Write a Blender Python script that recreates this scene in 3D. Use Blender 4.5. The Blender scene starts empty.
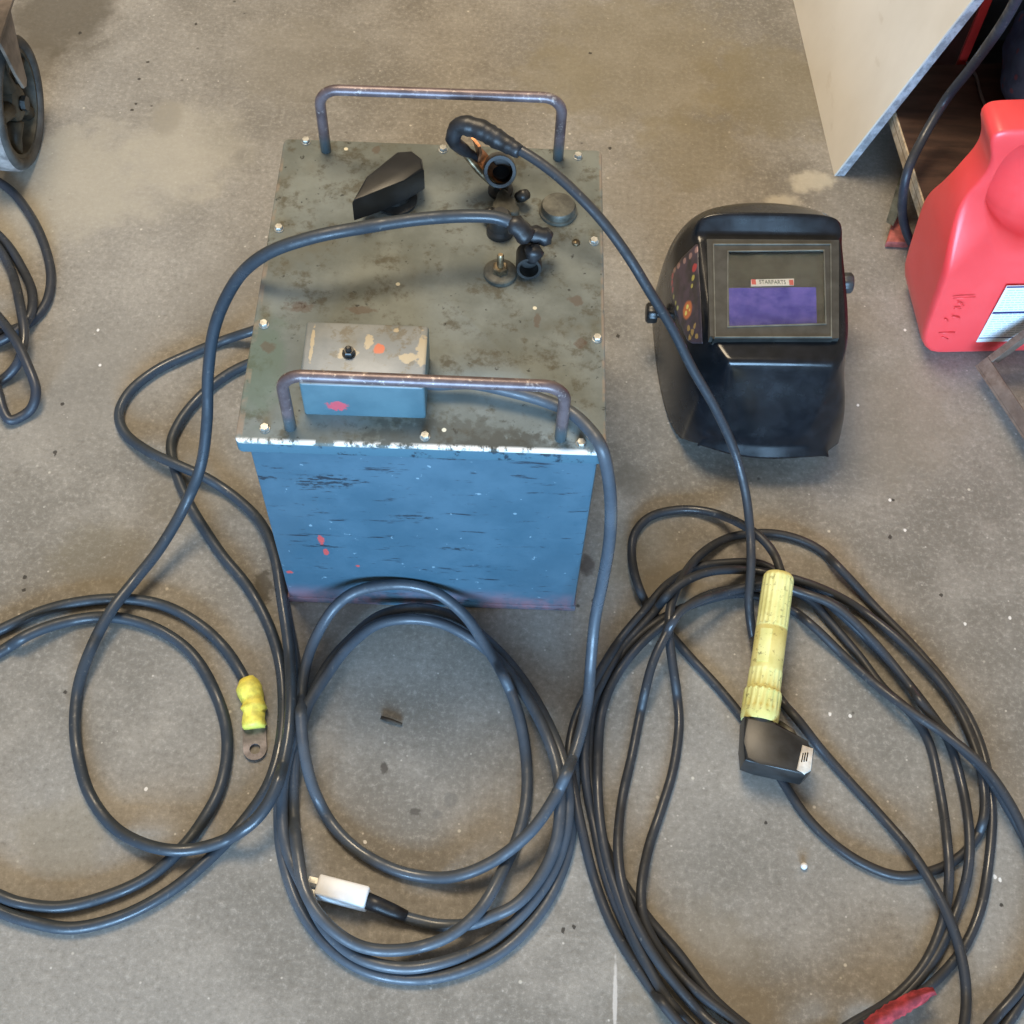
import bpy, bmesh, math, random
import numpy as np
from mathutils import Vector, Matrix
random.seed(7)
PI = math.pi
# ------------------------------------------------------------------ camera
CH = 1.35; FPX = 1303.8; TH = 1.0464166; RO = 0.0581653
fw = Vector((0, math.cos(TH), -math.sin(TH)))
up0 = Vector((0, math.sin(TH), math.cos(TH)))
r0 = Vector((1, 0, 0))
RT = math.cos(RO) * r0 + math.sin(RO) * up0
UP = -math.sin(RO) * r0 + math.cos(RO) * up0
CAM = Vector((0, 0, CH))
def ray(x, y): return fw * FPX + RT * (x - 512) - UP * (y - 512)
def at(x, y, z=0.0):
    d = ray(x, y); return CAM + d * ((z - CH) / d.z)
def aty(x, y, Y):
    d = ray(x, y); return CAM + d * (Y / d.y)

sc = bpy.context.scene
cd = bpy.data.cameras.new('camera'); cam = bpy.data.objects.new('camera', cd)
sc.collection.objects.link(cam)
m = Matrix((RT, UP, -fw)).transposed().to_4x4(); m.translation = CAM
cam.matrix_world = m
cd.sensor_width = 36; cd.sensor_fit = 'HORIZONTAL'; cd.lens = 36 * FPX / 1024; cd.clip_start = 0.01
sc.camera = cam
col = sc.collection

# ------------------------------------------------------------------ materials
class NT:
    def __init__(s, name):
        s.m = bpy.data.materials.new(name); s.m.use_nodes = True
        s.n = s.m.node_tree.nodes; s.l = s.m.node_tree.links
        s.b = s.n['Principled BSDF']; s.tc = s.n.new('ShaderNodeTexCoord')
    def link(s, a, b): s.l.new(a, b)
    def val(s, sock, v):
        if isinstance(v, bpy.types.NodeSocket): s.l.new(v, sock)
        else:
            if hasattr(sock.default_value, '__len__') and hasattr(v, '__len__') and len(v) == 3 and len(sock.default_value) == 4: v = (*v, 1)
            sock.default_value = v
    def coords(s, scale=(1, 1, 1), loc=(0, 0, 0), rot=(0, 0, 0)):
        mp = s.n.new('ShaderNodeMapping'); s.link(s.tc.outputs['Object'], mp.inputs[0])
        mp.inputs['Scale'].default_value = scale; mp.inputs['Location'].default_value = loc; mp.inputs['Rotation'].default_value = rot
        return mp.outputs[0]
    def noise(s, scale, detail=4, rough=.6, stretch=(1, 1, 1), loc=(0, 0, 0), dist=0):
        t = s.n.new('ShaderNodeTexNoise'); s.link(s.coords(stretch, loc), t.inputs['Vector'])
        t.inputs['Scale'].default_value = scale; t.inputs['Detail'].default_value = detail
        t.inputs['Roughness'].default_value = rough; t.inputs['Distortion'].default_value = dist
        return t.outputs['Fac']
    def voro(s, scale, loc=(0, 0, 0), stretch=(1, 1, 1), feature='F1'):
        t = s.n.new('ShaderNodeTexVoronoi'); s.link(s.coords(stretch, loc), t.inputs['Vector'])
        t.feature = feature; t.inputs['Scale'].default_value = scale
        return t.outputs['Distance']
    def ramp(s, fac, a, b):      # 0 below a, 1 above b (a > b inverts)
        t = s.n.new('ShaderNodeMapRange'); s.link(fac, t.inputs[0]); t.interpolation_type = 'SMOOTHSTEP'
        if a < b: t.inputs[1].default_value = a; t.inputs[2].default_value = b
        else:
            t.inputs[1].default_value = b; t.inputs[2].default_value = a
            t.inputs[3].default_value = 1; t.inputs[4].default_value = 0
        return t.outputs[0]
    def math(s, op, a, b=0.0):
        t = s.n.new('ShaderNodeMath'); t.operation = op; s.val(t.inputs[0], a); s.val(t.inputs[1], b); return t.outputs[0]
    def mix(s, fac, a, b):
        t = s.n.new('ShaderNodeMix'); t.data_type = 'RGBA'
        s.val(t.inputs['Factor'], fac); s.val(t.inputs['A'], a); s.val(t.inputs['B'], b); return t.outputs['Result']
    def axis(s, i):
        t = s.n.new('ShaderNodeSeparateXYZ'); s.link(s.tc.outputs['Object'], t.inputs[0]); return t.outputs[i]
    def spot(s, p, r, soft=.4, stretch=(1, 1, 1), wob=.5, wscale=60):  # blob with ragged rim round point p
        sub = s.n.new('ShaderNodeVectorMath'); sub.operation = 'SUBTRACT'; s.link(s.tc.outputs['Object'], sub.inputs[0]); sub.inputs[1].default_value = p
        mul = s.n.new('ShaderNodeVectorMath'); mul.operation = 'MULTIPLY'; s.link(sub.outputs[0], mul.inputs[0]); mul.inputs[1].default_value = stretch
        ln = s.n.new('ShaderNodeVectorMath'); ln.operation = 'LENGTH'; s.link(mul.outputs[0], ln.inputs[0])
        nz = s.noise(wscale, 3); d = s.math('ADD', ln.outputs['Value'], s.math('MULTIPLY', s.math('SUBTRACT', nz, .5), r * wob * 2))
        return s.ramp(d, r, r * (1 - soft))
    def bump(s, h, strength=.3, dist=.001):
        t = s.n.new('ShaderNodeBump'); s.link(h, t.inputs['Height']); t.inputs['Strength'].default_value = strength; t.inputs['Distance'].default_value = dist
        s.link(t.outputs[0], s.b.inputs['Normal'])
    def done(s, color, rough=.5, metal=0, spec=None, coat=0, trans=0, ior=None):
        s.val(s.b.inputs['Base Color'], color); s.val(s.b.inputs['Roughness'], rough); s.val(s.b.inputs['Metallic'], metal)
        if spec is not None: s.val(s.b.inputs['Specular IOR Level'], spec)
        if coat: s.b.inputs['Coat Weight'].default_value = coat; s.b.inputs['Coat Roughness'].default_value = .15
        if trans: s.b.inputs['Transmission Weight'].default_value = trans
        return s.m
def plain(name, c, rough=.5, metal=0, var=.15, scale=40, bump=0, spec=None, coat=0):
    t = NT(name); n = t.noise(scale, 5)
    c2 = tuple(max(0, v * (1 - var * 2)) for v in c); c1 = tuple(v * (1 + var) for v in c)
    if bump: t.bump(n, bump, .001)
    return t.done(t.mix(t.ramp(n, .3, .7), c2, c1), rough, metal, spec, coat)

# ------------------------------------------------------------------ object helpers
def obj(name, bm, mt, root=None, smooth=True, parent=None, auto=None):
    """link ONE mesh; geometry given in world space, stored relative to its thing's root"""
    me = bpy.data.meshes.new(name)
    if root is not None: bm.transform(RM[root.name].inverted())
    bmesh.ops.recalc_face_normals(bm, faces=bm.faces)
    bm.to_mesh(me); bm.free()
    for p in me.polygons: p.use_smooth = smooth
    if auto is not None:
        me.set_sharp_from_angle(angle=math.radians(auto))
    o = bpy.data.objects.new(name, me); col.objects.link(o)
    for x in (mt if isinstance(mt, (list, tuple)) else [mt]): me.materials.append(x.m if isinstance(x, NT) else x)
    if parent is not None: o.parent = parent
    elif root is not None: o.parent = root
    return o
RM = {}
def thing(name, label, cat, loc, rz=0, group=None):
    o = bpy.data.objects.new(name, None); col.objects.link(o); o.empty_display_size = .05
    o.location = loc; o.rotation_euler = (0, 0, rz); o['label'] = label; o['category'] = cat
    if group: o['group'] = group
    RM[o.name] = Matrix.Translation(Vector(loc)) @ Matrix.Rotation(rz, 4, 'Z')
    return o
def tag(o, label, cat, group=None):
    o['label'] = label; o['category'] = cat
    if group: o['group'] = group
    return o
def centre_origin(o):
    me = o.data; c = sum((v.co for v in me.vertices), Vector()) / len(me.vertices); c.z = min(v.co.z for v in me.vertices)
    me.transform(Matrix.Translation(-c)); o.location = c; return o
def box(bm, lo, hi, M=None, bev=0, seg=2):
    r = bmesh.ops.create_cube(bm, size=1); vs = r['verts']
    for v in vs: v.co = Vector((lo[i] + (v.co[i] + .5) * (hi[i] - lo[i]) for i in range(3)))
    if bev:
        es = list({e for v in vs for e in v.link_edges})
        g = bmesh.ops.bevel(bm, geom=es, offset=bev, segments=seg, profile=.5, affect='EDGES'); vs = list(set(vs) & set(bm.verts) | set(g['verts']))
        vs = [v for v in vs if v.is_valid]
    if M is not None:
        done = set()
        for v in vs:
            if v.is_valid and v not in done: v.co = M @ v.co; done.add(v)
    return bm
def frame_z(d):
    d = Vector(d).normalized(); a = Vector((0, 0, 1)) if abs(d.z) < .9 else Vector((1, 0, 0))
    x = a.cross(d).normalized(); y = d.cross(x); return Matrix((x, y, d)).transposed().to_4x4()
def lathe(bm, prof, M, seg=32, cap=True):
    """profile [(radius, height)] spun round local z of M"""
    rings = []
    for r, z in prof:
        if r < 1e-6: rings.append([bm.verts.new(M @ Vector((0, 0, z)))])
        else: rings.append([bm.verts.new(M @ Vector((r * math.cos(2 * PI * k / seg), r * math.sin(2 * PI * k / seg), z))) for k in range(seg)])
    for a, b in zip(rings, rings[1:]):
        for k in range(seg):
            k2 = (k + 1) % seg
            if len(a) == 1 and len(b) == 1: continue
            if len(a) == 1: bm.faces.new((a[0], b[k2], b[k]))
            elif len(b) == 1: bm.faces.new((a[k], a[k2], b[0]))
            else: bm.faces.new((a[k], a[k2], b[k2], b[k]))
    if cap:
        for R in (rings[0], rings[-1]):
            if len(R) > 1: bm.faces.new(R)
    return bm
def at_dir(p, d):
    M = frame_z(d); M.translation = Vector(p); return M
def tube(bm, pts, r, seg=12, closed=False, cap=True):
    pts = [Vector(p) for p in pts]; n = len(pts); rr = r if hasattr(r, '__len__') else [r] * n
    t0 = (pts[1] - pts[0]).normalized(); nx = t0.orthogonal().normalized(); rings = []
    for i, p in enumerate(pts):
        t = (pts[min(i + 1, n - 1)] - pts[max(i - 1, 0)])
        if t.length < 1e-9: t = t0
        t.normalize(); nx = (nx - t * nx.dot(t)).normalized(); ny = t.cross(nx); t0 = t
        rings.append([bm.verts.new(p + (nx * math.cos(2 * PI * k / seg) + ny * math.sin(2 * PI * k / seg)) * rr[i]) for k in range(seg)])
    for a, b in zip(rings, rings[1:]):
        for k in range(seg): bm.faces.new((a[k], a[(k + 1) % seg], b[(k + 1) % seg], b[k]))
    if cap: bm.faces.new(rings[0]); bm.faces.new(rings[-1])
    return bm
def prism(bm, poly, h0, h1, M, bev=0, seg=2):
    """polygon in local xy extruded from z=h0 to h1"""
    a = [bm.verts.new(Vector((x, y, h0))) for x, y in poly]; b = [bm.verts.new(Vector((x, y, h1))) for x, y in poly]
    fs = [bm.faces.new(a[::-1]), bm.faces.new(b)]
    n = len(poly)
    for i in range(n): fs.append(bm.faces.new((a[i], a[(i + 1) % n], b[(i + 1) % n], b[i])))
    vs = set(a + b)
    if bev:
        es = list({e for f in (fs[0], fs[1]) for e in f.edges})
        g = bmesh.ops.bevel(bm, geom=es, offset=bev, segments=seg, profile=.5, affect='EDGES'); vs = {v for v in vs if v.is_valid} | set(g['verts'])
    for v in vs: v.co = M @ v.co
    return bm
def catmull(P, step):
    """P: Nx k array of controls, centripetal-ish sampling by chord of first two columns"""
    P = np.array(P, float); out = []
    ext = np.vstack([2 * P[0] - P[1], P, 2 * P[-1] - P[-2]])
    for i in range(1, len(ext) - 2):
        p0, p1, p2, p3 = ext[i - 1:i + 3]
        k = [max(1e-3, np.linalg.norm((b - a)[:2])) ** .5 for a, b in ((p0, p1), (p1, p2), (p2, p3))]
        m1 = (p2 - p1) - (0); 
        t0, t1, t2, t3 = 0, k[0], k[0] + k[1], k[0] + k[1] + k[2]
        n = max(2, int(np.linalg.norm((p2 - p1)[:2]) / step))
        for j in range(n):
            t = t1 + (t2 - t1) * j / n
            A1 = (t1 - t) / (t1 - t0) * p0 + (t - t0) / (t1 - t0) * p1
            A2 = (t2 - t) / (t2 - t1) * p1 + (t - t1) / (t2 - t1) * p2
            A3 = (t3 - t) / (t3 - t2) * p2 + (t - t2) / (t3 - t2) * p3
            B1 = (t2 - t) / (t2 - t0) * A1 + (t - t0) / (t2 - t0) * A2
            B2 = (t3 - t) / (t3 - t1) * A2 + (t - t1) / (t3 - t1) * A3
            out.append((t2 - t) / (t2 - t1) * B1 + (t - t1) / (t2 - t1) * B2)
    out.append(P[-1]); return np.array(out)
def spline3(pts, step=.003):
    P = np.array([list(p) for p in pts]); S = catmull(P * 1000, step * 1000) / 1000
    return [Vector(p) for p in S]
def arc_pts(c, r, a0, a1, n, ax, ay): return [c + ax * (r * math.cos(a0 + (a1 - a0) * i / n)) + ay * (r * math.sin(a0 + (a1 - a0) * i / n)) for i in range(n + 1)]

# ------------------------------------------------------------------ machine frame (needed early by materials)
MX, MY, MYAW = -0.0903939, 0.8364141, 0.0276902
MW, MD, MH, MI = 0.3378, 0.3835, 0.3435, 0.0060
MM = Matrix.Translation((MX, MY, 0)) @ Matrix.Rotation(MYAW, 4, 'Z'); MMI = MM.inverted()
def ml(px, py, z): return MMI @ at(px, py, z)

# ------------------------------------------------------------------ material library
def concrete():
    t = NT('stained_shaded_concrete')
    big = t.noise(2.2, 6, .62); mid = t.noise(9, 6, .65, loc=(3, 1, 0)); fine = t.noise(150, 5, .8); grit = t.noise(900, 2, .6)
    base = t.mix(t.ramp(big, .35, .68), (.185, .170, .145), (.292, .272, .242))
    base = t.mix(t.math('MULTIPLY', t.ramp(mid, .42, .7), .45), base, (.36, .338, .305))
    base = t.mix(t.math('MULTIPLY', t.ramp(t.noise(5, 5, .7, loc=(7, 4, 0)), .55, .72), .4), base, (.130, .115, .092))
    base = t.mix(t.math('MULTIPLY', t.ramp(fine, .48, .72), .5), base, (.5, .47, .42))
    base = t.mix(t.math('MULTIPLY', t.ramp(fine, .50, .28), .5), base, (.12, .105, .085))
    for k, (sc_, thr, colr) in enumerate([(38, .06, (.62, .58, .5)), (26, .05, (.05, .043, .035)), (70, .07, (.6, .56, .5))]):
        v = t.voro(sc_, (k * 1.7, 3.1 * k, 0)); gate = t.ramp(t.noise(sc_ * .35, 2, loc=(k, 5, 2)), .52, .6)
        base = t.mix(t.math('MULTIPLY', t.ramp(v, thr * 1.6, thr * .6), t.math('MULTIPLY', gate, .8)), base, colr)
    def st(px, py, r, c, f=.6, stretch=(1, 1, 1), wob=.5, ws=25, soft=.5):  # floor patch, for stains and for painted shade alike
        nonlocal base
        p = at(px, py, 0); base = t.mix(t.math('MULTIPLY', t.spot(tuple(p), r, soft, stretch, wob, ws), f), base, c)
    st(125, 170, .16, (.42, .385, .32), .4, (1, 1.2, 1))
    st(190, 150, .11, (.42, .385, .31), .4)
    st(60, 190, .14, (.42, .385, .31), .4)
    st(166, 118, .028, (.27, .245, .2), .7, (1, .6, 1), .25)
    st(60, 15, .10, (.10, .088, .068), .75, (1, .8, 1))
    st(30, 60, .06, (.12, .105, .08), .5)
    st(240, 300, .10, (.20, .18, .15), .35)
    st(80, 380, .12, (.21, .195, .17), .35)
    st(300, 60, .12, (.22, .195, .15), .35)
    st(812, 182, .040, (.58, .53, .42), .6, (1, 1.6, 1), .8)
    st(780, 200, .03, (.55, .5, .4), .6, (1, 2, 1), .8)
    st(900, 150, .06, (.2, .18, .14), .4)
    st(770, 90, .13, (.20, .168, .10), .5)
    st(690, 150, .10, (.20, .17, .105), .4)
    st(560, 80, .09, (.20, .17, .105), .35)
    st(640, 60, .2, (.24, .205, .13), .4)
    st(880, 420, .13, (.20, .175, .135), .45)
    st(860, 330, .06, (.20, .175, .13), .3)
    st(200, 480, .08, (.22, .19, .14), .3)
    st(640, 200, .07, (.20, .17, .12), .3)
    st(100, 560, .07, (.20, .165, .10), .35)  # brown shade above the left coil put into the floor colour
    st(650, 560, .07, (.19, .155, .095), .4)  # brown shade above the right coil, painted in
    st(700, 980, .10, (.22, .18, .12), .35)  # shade inside the right coil's lower strands, painted brown
    st(60, 840, .06, (.22, .18, .11), .35)  # same painted shade inside the left coil
    st(670, 590, .05, (.2, .17, .12), .5)  # brownish shade between the right coil's upper strands, painted in
    st(630, 480, .03, (.13, .12, .1), .6)  # slight shadow right of the machine, painted into the floor
    st(262, 590, .016, (.07, .06, .045), .8, (1, .5, 1), .8, 90)
    st(587, 565, .012, (.09, .07, .06), .8, (1, .7, 1), .6, 90)  # small shadow patch beside the machine's foot, painted dark
    st(615, 1000, .006, (.7, .66, .62), .6, (2.2, .12, 1), .4, 90)
    st(450, 800, .010, (.1, .1, .1), .3, (1, 1, 1), .8, 120); st(437, 815, .006, (.1, .1, .1), .35, (1, 1, 1), .8, 120)
    st(384, 768, .005, (.07, .06, .05), .8, (1, .6, 1), .6, 150); st(415, 812, .005, (.08, .07, .06), .7, (.6, 1, 1), .6, 150)
    for q in [(148, 62), (139, 79), (136, 104), (132, 110), (80, 33), (196, 24), (25, 577), (24, 590), (65, 692), (55, 453), (62, 404), (590, 53), (610, 148), (618, 336), (941, 595), (1001, 905), (574, 927), (563, 930), (893, 500), (890, 537), (766, 823)]:
        st(q[0], q[1], .0022 + .0012 * ((q[0] * 7 + q[1]) % 5) / 4, (.035, .03, .025), .9, (1, .7 + .4 * (q[1] % 3) / 2, 1), .9, 260, .4)
    for q in [(98, 330), (100, 365), (1000, 880), (995, 877), (890, 500), (1010, 618), (965, 624), (905, 530), (830, 714), (146, 789), (365, 842), (432, 964), (245, 742), (850, 716), (905, 330), (858, 405), (300, 830)]:
        st(q[0], q[1], .0021, (.85, .82, .78), .8, (1, .8, 1), .6, 200, .3)
    b = t.math('ADD', t.math('MULTIPLY', fine, .5), t.math('ADD', t.math('MULTIPLY', grit, .35), t.math('MULTIPLY', mid, 1.2)))
    t.bump(b, .35, .0012)
    return t.done(base, t.ramp(mid, 1.3, .1), 0, .35)
def machine_paint(kind):
    t = NT('worn_machine_paint_' + kind); ax, ay, az = t.axis(0), t.axis(1), t.axis(2)
    n1 = t.noise(14, 5, .65); n2 = t.noise(45, 5, .7, loc=(2, 5, 1)); n3 = t.noise(130, 3, .6, loc=(1, 9, 3))
    if kind == 'top':
        c = t.mix(t.ramp(n1, .35, .68), (.130, .146, .136), (.205, .228, .218))  # olive-grey tone of the warm overhead light put into the paint colour
        c = t.mix(t.math('MULTIPLY', t.ramp(n2, .50, .68), .75), c, (.072, .062, .040))
        c = t.mix(t.math('MULTIPLY', t.ramp(t.noise(9, 4, .6, loc=(8, 2, 1)), .55, .7), .5), c, (.105, .088, .05))
        c = t.mix(t.math('MULTIPLY', t.ramp(n3, .66, .74), .8), c, (.025, .024, .022))
        green = t.spot(tuple(ml(262, 365, MH)), .045, .6, (1.6, .6, 1)); c = t.mix(t.math('MULTIPLY', green, .4), c, (.085, .15, .10))
        for (px, py, r, s) in [(376, 150, .006, (1, 1, 1)), (268, 347, .008, (1, 1, 1)), (575, 300, .008, (1, 1, 1)), (300, 307, .008, (.5, 1, 1)), (537, 320, .004, (1, .4, 1)), (360, 310, .006, (.4, 1, 1)), (580, 343, .007, (1, 1, 1)), (450, 440, .03, (.3, 1, 1)), (510, 448, .02, (.3, 1, 1))]:
            c = t.mix(t.math('MULTIPLY', t.spot(tuple(ml(px, py, MH)), r, .4, s, .9, 120), .5), c, (.10, .055, .035) if r < .012 else (.04, .038, .03))
        for (px, py) in [(535, 308), (346, 149), (444, 430), (547, 138), (398, 284)]:
            c = t.mix(t.spot(tuple(ml(px, py, MH)), .0025, .3, (1, 1, 1), .3, 200), c, (.7, .66, .52))
        # bare metal along the front edge and corners
        edge = t.ramp(ay, -MD / 2 + .0055, -MD / 2 + .0018); en = t.ramp(t.noise(60, 5, .7, stretch=(1, .6, .6)), .42, .52)
        e2 = t.math('MULTIPLY', edge, en); keep = t.ramp(az, MH - .0042, MH - .0018)
        e2 = t.math('MULTIPLY', e2, keep); c = t.mix(e2, c, (.80, .78, .74))
        sidee = t.math('MULTIPLY', t.ramp(t.math('ABSOLUTE', ax), MW / 2 - .0042, MW / 2 - .0022), t.ramp(t.noise(30, 4, loc=(5, 5, 5)), .45, .6))
        c = t.mix(t.math('MULTIPLY', sidee, .6), c, (.30, .22, .16))
        # folded front lip: one paint with the top, cool daylight tone painted in
        lip = t.math('MULTIPLY', t.ramp(az, MH - .0030, MH - .0045), t.ramp(ay, -MD / 2 + .004, -MD / 2 + .002))
        c = t.mix(lip, c, t.mix(t.ramp(n2, .55, .62), (.060, .13, .17), (.02, .035, .05)))
        t.bump(n2, .25, .0006)
        return t.done(c, t.math('ADD', t.math('MULTIPLY', n1, .3), .52), 0, .3)
    c = t.mix(t.ramp(n1, .35, .7), (.040, .094, .132), (.060, .122, .165))
    streak = t.noise(38, 5, .7, stretch=(.35, 1, 2.4), loc=(4, 2, 9)); c = t.mix(t.math('MULTIPLY', t.ramp(streak, .60, .66), .9), c, (.012, .02, .032))
    st2 = t.noise(95, 4, .7, stretch=(.4, 1, 2.0), loc=(1, 7, 4)); c = t.mix(t.math('MULTIPLY', t.ramp(st2, .64, .70), .85), c, (.014, .022, .035))
    sp = t.noise(120, 2, .5, loc=(3, 3, 3)); c = t.mix(t.math('MULTIPLY', t.ramp(sp, .72, .76), .5), c, (.3, .42, .48))
    rust = t.math('MULTIPLY', t.ramp(az, .05, .006), t.ramp(t.noise(16, 5, .7, stretch=(1, 1, .6)), .40, .62)); c = t.mix(t.math('MULTIPLY', rust, .75), c, (.33, .15, .17))
    yF = -MD / 2 + MI
    def pf(px, py):
        P = ray(px, py); a = MMI @ CAM; b = MMI.to_3x3() @ P; k = (yF - a.y) / b.y; return tuple(a + b * k)
    for (px, py, r, s) in [(321, 540, .006, (1.6, 1, .5)), (326, 552, .005, (1.6, 1, .6)), (358, 566, .003, (1, 1, 1)), (290, 572, .004, (1, 1, 1))]:
        c = t.mix(t.math('MULTIPLY', t.spot(pf(px, py), r, .3, s, .7, 200), .9), c, (.52, .07, .06))
    for (px, py, r, s) in [(322, 482, .020, (.6, 1, 1.5)), (335, 478, .014, (.5, 1, 2)), (412, 517, .012, (.45, 1, 2.2)), (457, 549, .010, (.4, 1, 2.5)), (268, 478, .009, (.6, 1, 2)), (324, 546, .012, (.45, 1, 3)), (445, 458, .008, (.3, 1, 2))]:
        msk = t.math('MULTIPLY', t.spot(pf(px, py), r, .5, s, .9, 150), t.ramp(t.noise(150, 4, .7, stretch=(.5, 1, 1.6)), .46, .54)); c = t.mix(t.math('MULTIPLY', msk, .9), c, (.012, .02, .03))
    t.bump(n2, .2, .0006)
    return t.done(c, .42, 0, .5)
def cover_paint():
    t = NT('worn_cover_paint'); n1 = t.noise(20, 5); n2 = t.noise(50, 4, .7, loc=(5, 1, 2)); az = t.axis(2); ay = t.axis(1)
    c = t.mix(t.ramp(n1, .35, .65), (.17, .19, .20), (.25, .265, .27))
    c = t.mix(t.math('MULTIPLY', t.ramp(n2, .55, .66), .7), c, (.14, .12, .08))
    a, b = ml(425, 345, MH + .03), ml(396, 365, MH + .03)
    for p, r, s in [(ml(423, 350, MH + .049), .010, (1.6, .45, .6)), (ml(409, 358, MH + .049), .009, (.8, 1.5, 1)), (ml(369, 342, MH + .049), .005, (1, .6, 1)), (ml(312, 345, MH + .049), .006, (3, .25, .6)), (ml(396, 330, MH + .049), .003, (1, 1, 1)), (ml(347, 353, MH + .049), .010, (1, 1.5, 1))]:
        c = t.mix(t.math('MULTIPLY', t.spot(tuple(p), r, .3, s, 1., 150), .85), c, (.48, .40, .27))
    red = t.spot(tuple(ml(379, 349, MH + .049)), .0062, .3, (1, 1, 1), .6, 150); c = t.mix(red, c, (.55, .13, .06))
    top = t.ramp(az, MH + .047, MH + .0485)
    blue = t.mix(t.ramp(n1, .35, .65), (.065, .125, .15), (.09, .16, .185))
    r2 = t.spot((ml(338, 407, MH + .013).x, (ml(304.5, 414, MH).y + ml(426, 419.5, MH).y) / 2, MH + .016), .0075, .3, (.7, 1, 1.0), .9, 200); blue = t.mix(r2, blue, (.50, .08, .10))
    c = t.mix(top, blue, c)  # grey top, blue front: warm and cool light painted into one paint
    return t.done(c, .4, 0, .5)
M_FLOOR = concrete()
M_TOP = machine_paint('top'); M_BODY = machine_paint('body'); M_COVER = cover_paint()
def steel_rod():
    t = NT('rusty_painted_rod'); n = t.noise(40, 5, .7); n2 = t.noise(120, 4, .7, loc=(2, 2, 2)); az = t.axis(2)
    c = t.mix(t.ramp(n, .35, .65), (.105, .078, .082), (.175, .135, .14)); c = t.mix(t.math('MULTIPLY', t.ramp(n2, .58, .68), .8), c, (.42, .36, .33))
    c = t.mix(t.math('MULTIPLY', t.ramp(az, MH + .028, MH + .01), .7), c, (.09, .15, .17))
    t.bump(n2, .3, .0006)
    return t.done(c, .38, .35, .5)
M_ROD = steel_rod()
def rubber(name, c, c2, rough=.42):
    t = NT(name); n = t.noise(22, 5, .6); n2 = t.noise(180, 3, .6)
    k = t.mix(t.ramp(n, .35, .7), c, c2); k = t.mix(t.math('MULTIPLY', t.ramp(n2, .62, .75), .35), k, (.2, .18, .15))
    t.bump(n2, .15, .0004)
    return t.done(k, t.ramp(n, .9, .05), 0, .5)
M_CABA = rubber('grey_rubber_cable', (.022, .030, .040), (.040, .050, .062))
M_CABC = rubber('worn_rubber_cord', (.044, .054, .068), (.078, .092, .110))
M_CABB = rubber('black_rubber_cable', (.022, .024, .028), (.040, .044, .052))
M_CABD = rubber('dark_rubber_cord', (.020, .025, .035), (.035, .042, .055))
M_TAPE = plain('black_tape', (.016, .017, .02), .42, 0, .3, 60, .5)
M_BAKE = plain('black_bakelite', (.018, .018, .018), .33, 0, .3, 20)
M_BOLT = plain('zinc_bolt', (.42, .41, .37), .42, .6, .2, 150)
M_BRASS = plain('tarnished_brass', (.30, .23, .14), .38, .8, .35, 90, .3)
M_COPPER = plain('copper_lug', (.55, .25, .12), .35, .8, .3, 90)
M_CASTG = plain('grimy_cast_metal', (.10, .098, .08), .5, .2, .3, 60, .4)
M_DKMET = plain('greasy_dark_metal', (.035, .034, .032), .4, .3, .35, 60, .4)
M_LUG = plain('dull_lug_metal', (.17, .15, .155), .5, .4, .3, 70, .3)
M_YTAPE = plain('yellow_tape', (.86, .74, .12), .5, 0, .14, 120, .8)
M_WHITE = plain('white_plastic_plug', (.80, .80, .80), .35, 0, .04, 60)
M_GLOSS = None
# ------------------------------------------------------------------ setting
bm = bmesh.new(); box(bm, (-3.2, -3.2, -.12), (3.6, 4.6, 0))
o = obj('floor', bm, M_FLOOR, smooth=False); o['kind'] = 'structure'

# ------------------------------------------------------------------ welding machine
WM = thing('welding_machine', 'old blue metal welding power box with warm-lit olive top standing on the concrete floor', 'welding machine', (MX, MY, 0), MYAW)
def mobj(name, bm, mt, smooth=True, parent=None, auto=None):   # geometry already in machine space
    me_root = WM; bm.transform(MM); return obj(name, bm, mt, me_root, smooth, parent, auto)
LIPH = .019
bm = bmesh.new(); box(bm, (-MW / 2 + MI, -MD / 2 + MI, 0.0005), (MW / 2 - MI, MD / 2 - MI, MH - .006), bev=.004)
# louvre-less steel body with a slightly rolled foot rim
box(bm, (-MW / 2 + MI - .0012, -MD / 2 + MI - .0012, 0.0005), (MW / 2 - MI + .0012, MD / 2 - MI + .0012, .012), bev=.001)
mobj('body', bm, M_BODY, auto=40)
bm = bmesh.new()
pl = []; rc = .006
for cx, cy, a0 in ((MW / 2 - rc, MD / 2 - rc, 0), (-MW / 2 + rc, MD / 2 - rc, 90), (-MW / 2 + rc, -MD / 2 + rc, 180), (MW / 2 - rc, -MD / 2 + rc, 270)):
    for k in range(5): a = math.radians(a0 + 22.5 * k); pl.append((cx + rc * math.cos(a), cy + rc * math.sin(a)))
pl = [(x - (.0035 * (.5 - y / MD) if x < 0 else 0), y) for x, y in pl]
prism(bm, pl, MH - LIPH, MH, Matrix.Identity(4), bev=.0018)
mobj('lid', bm, M_TOP, auto=50)
def handle(pA, pB, hgt, lean, r=.0056):
    A = Vector(pA); B = Vector(pB); up = Vector((0, lean, 1)).normalized(); ex = (B - A).normalized(); rb = .020
    A0 = A - up * .004; B0 = B - up * .004
    T = hgt - rb
    cA = A + up * T + ex * rb; cB = B + up * T - ex * rb
    pts = [A0, A + up * T * .5] + arc_pts(cA, rb, PI, PI / 2, 8, ex, up) + [(cA + cB) / 2 + up * rb * 1.0] + arc_pts(cB, rb, PI / 2, 0, 8, ex, up) + [B + up * T * .5, B0]
    bm = bmesh.new(); tube(bm, pts, r, 14)
    return bm
def flat(px, py, z=MH): return ml(px, py, z)
mobj('carrying_handle', handle(flat(326, 150), flat(558, 158), .082, .0), M_ROD)
mobj('carrying_handle', handle(flat(290.5, 427), flat(560.5, 438), .079, .02), M_ROD)
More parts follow.
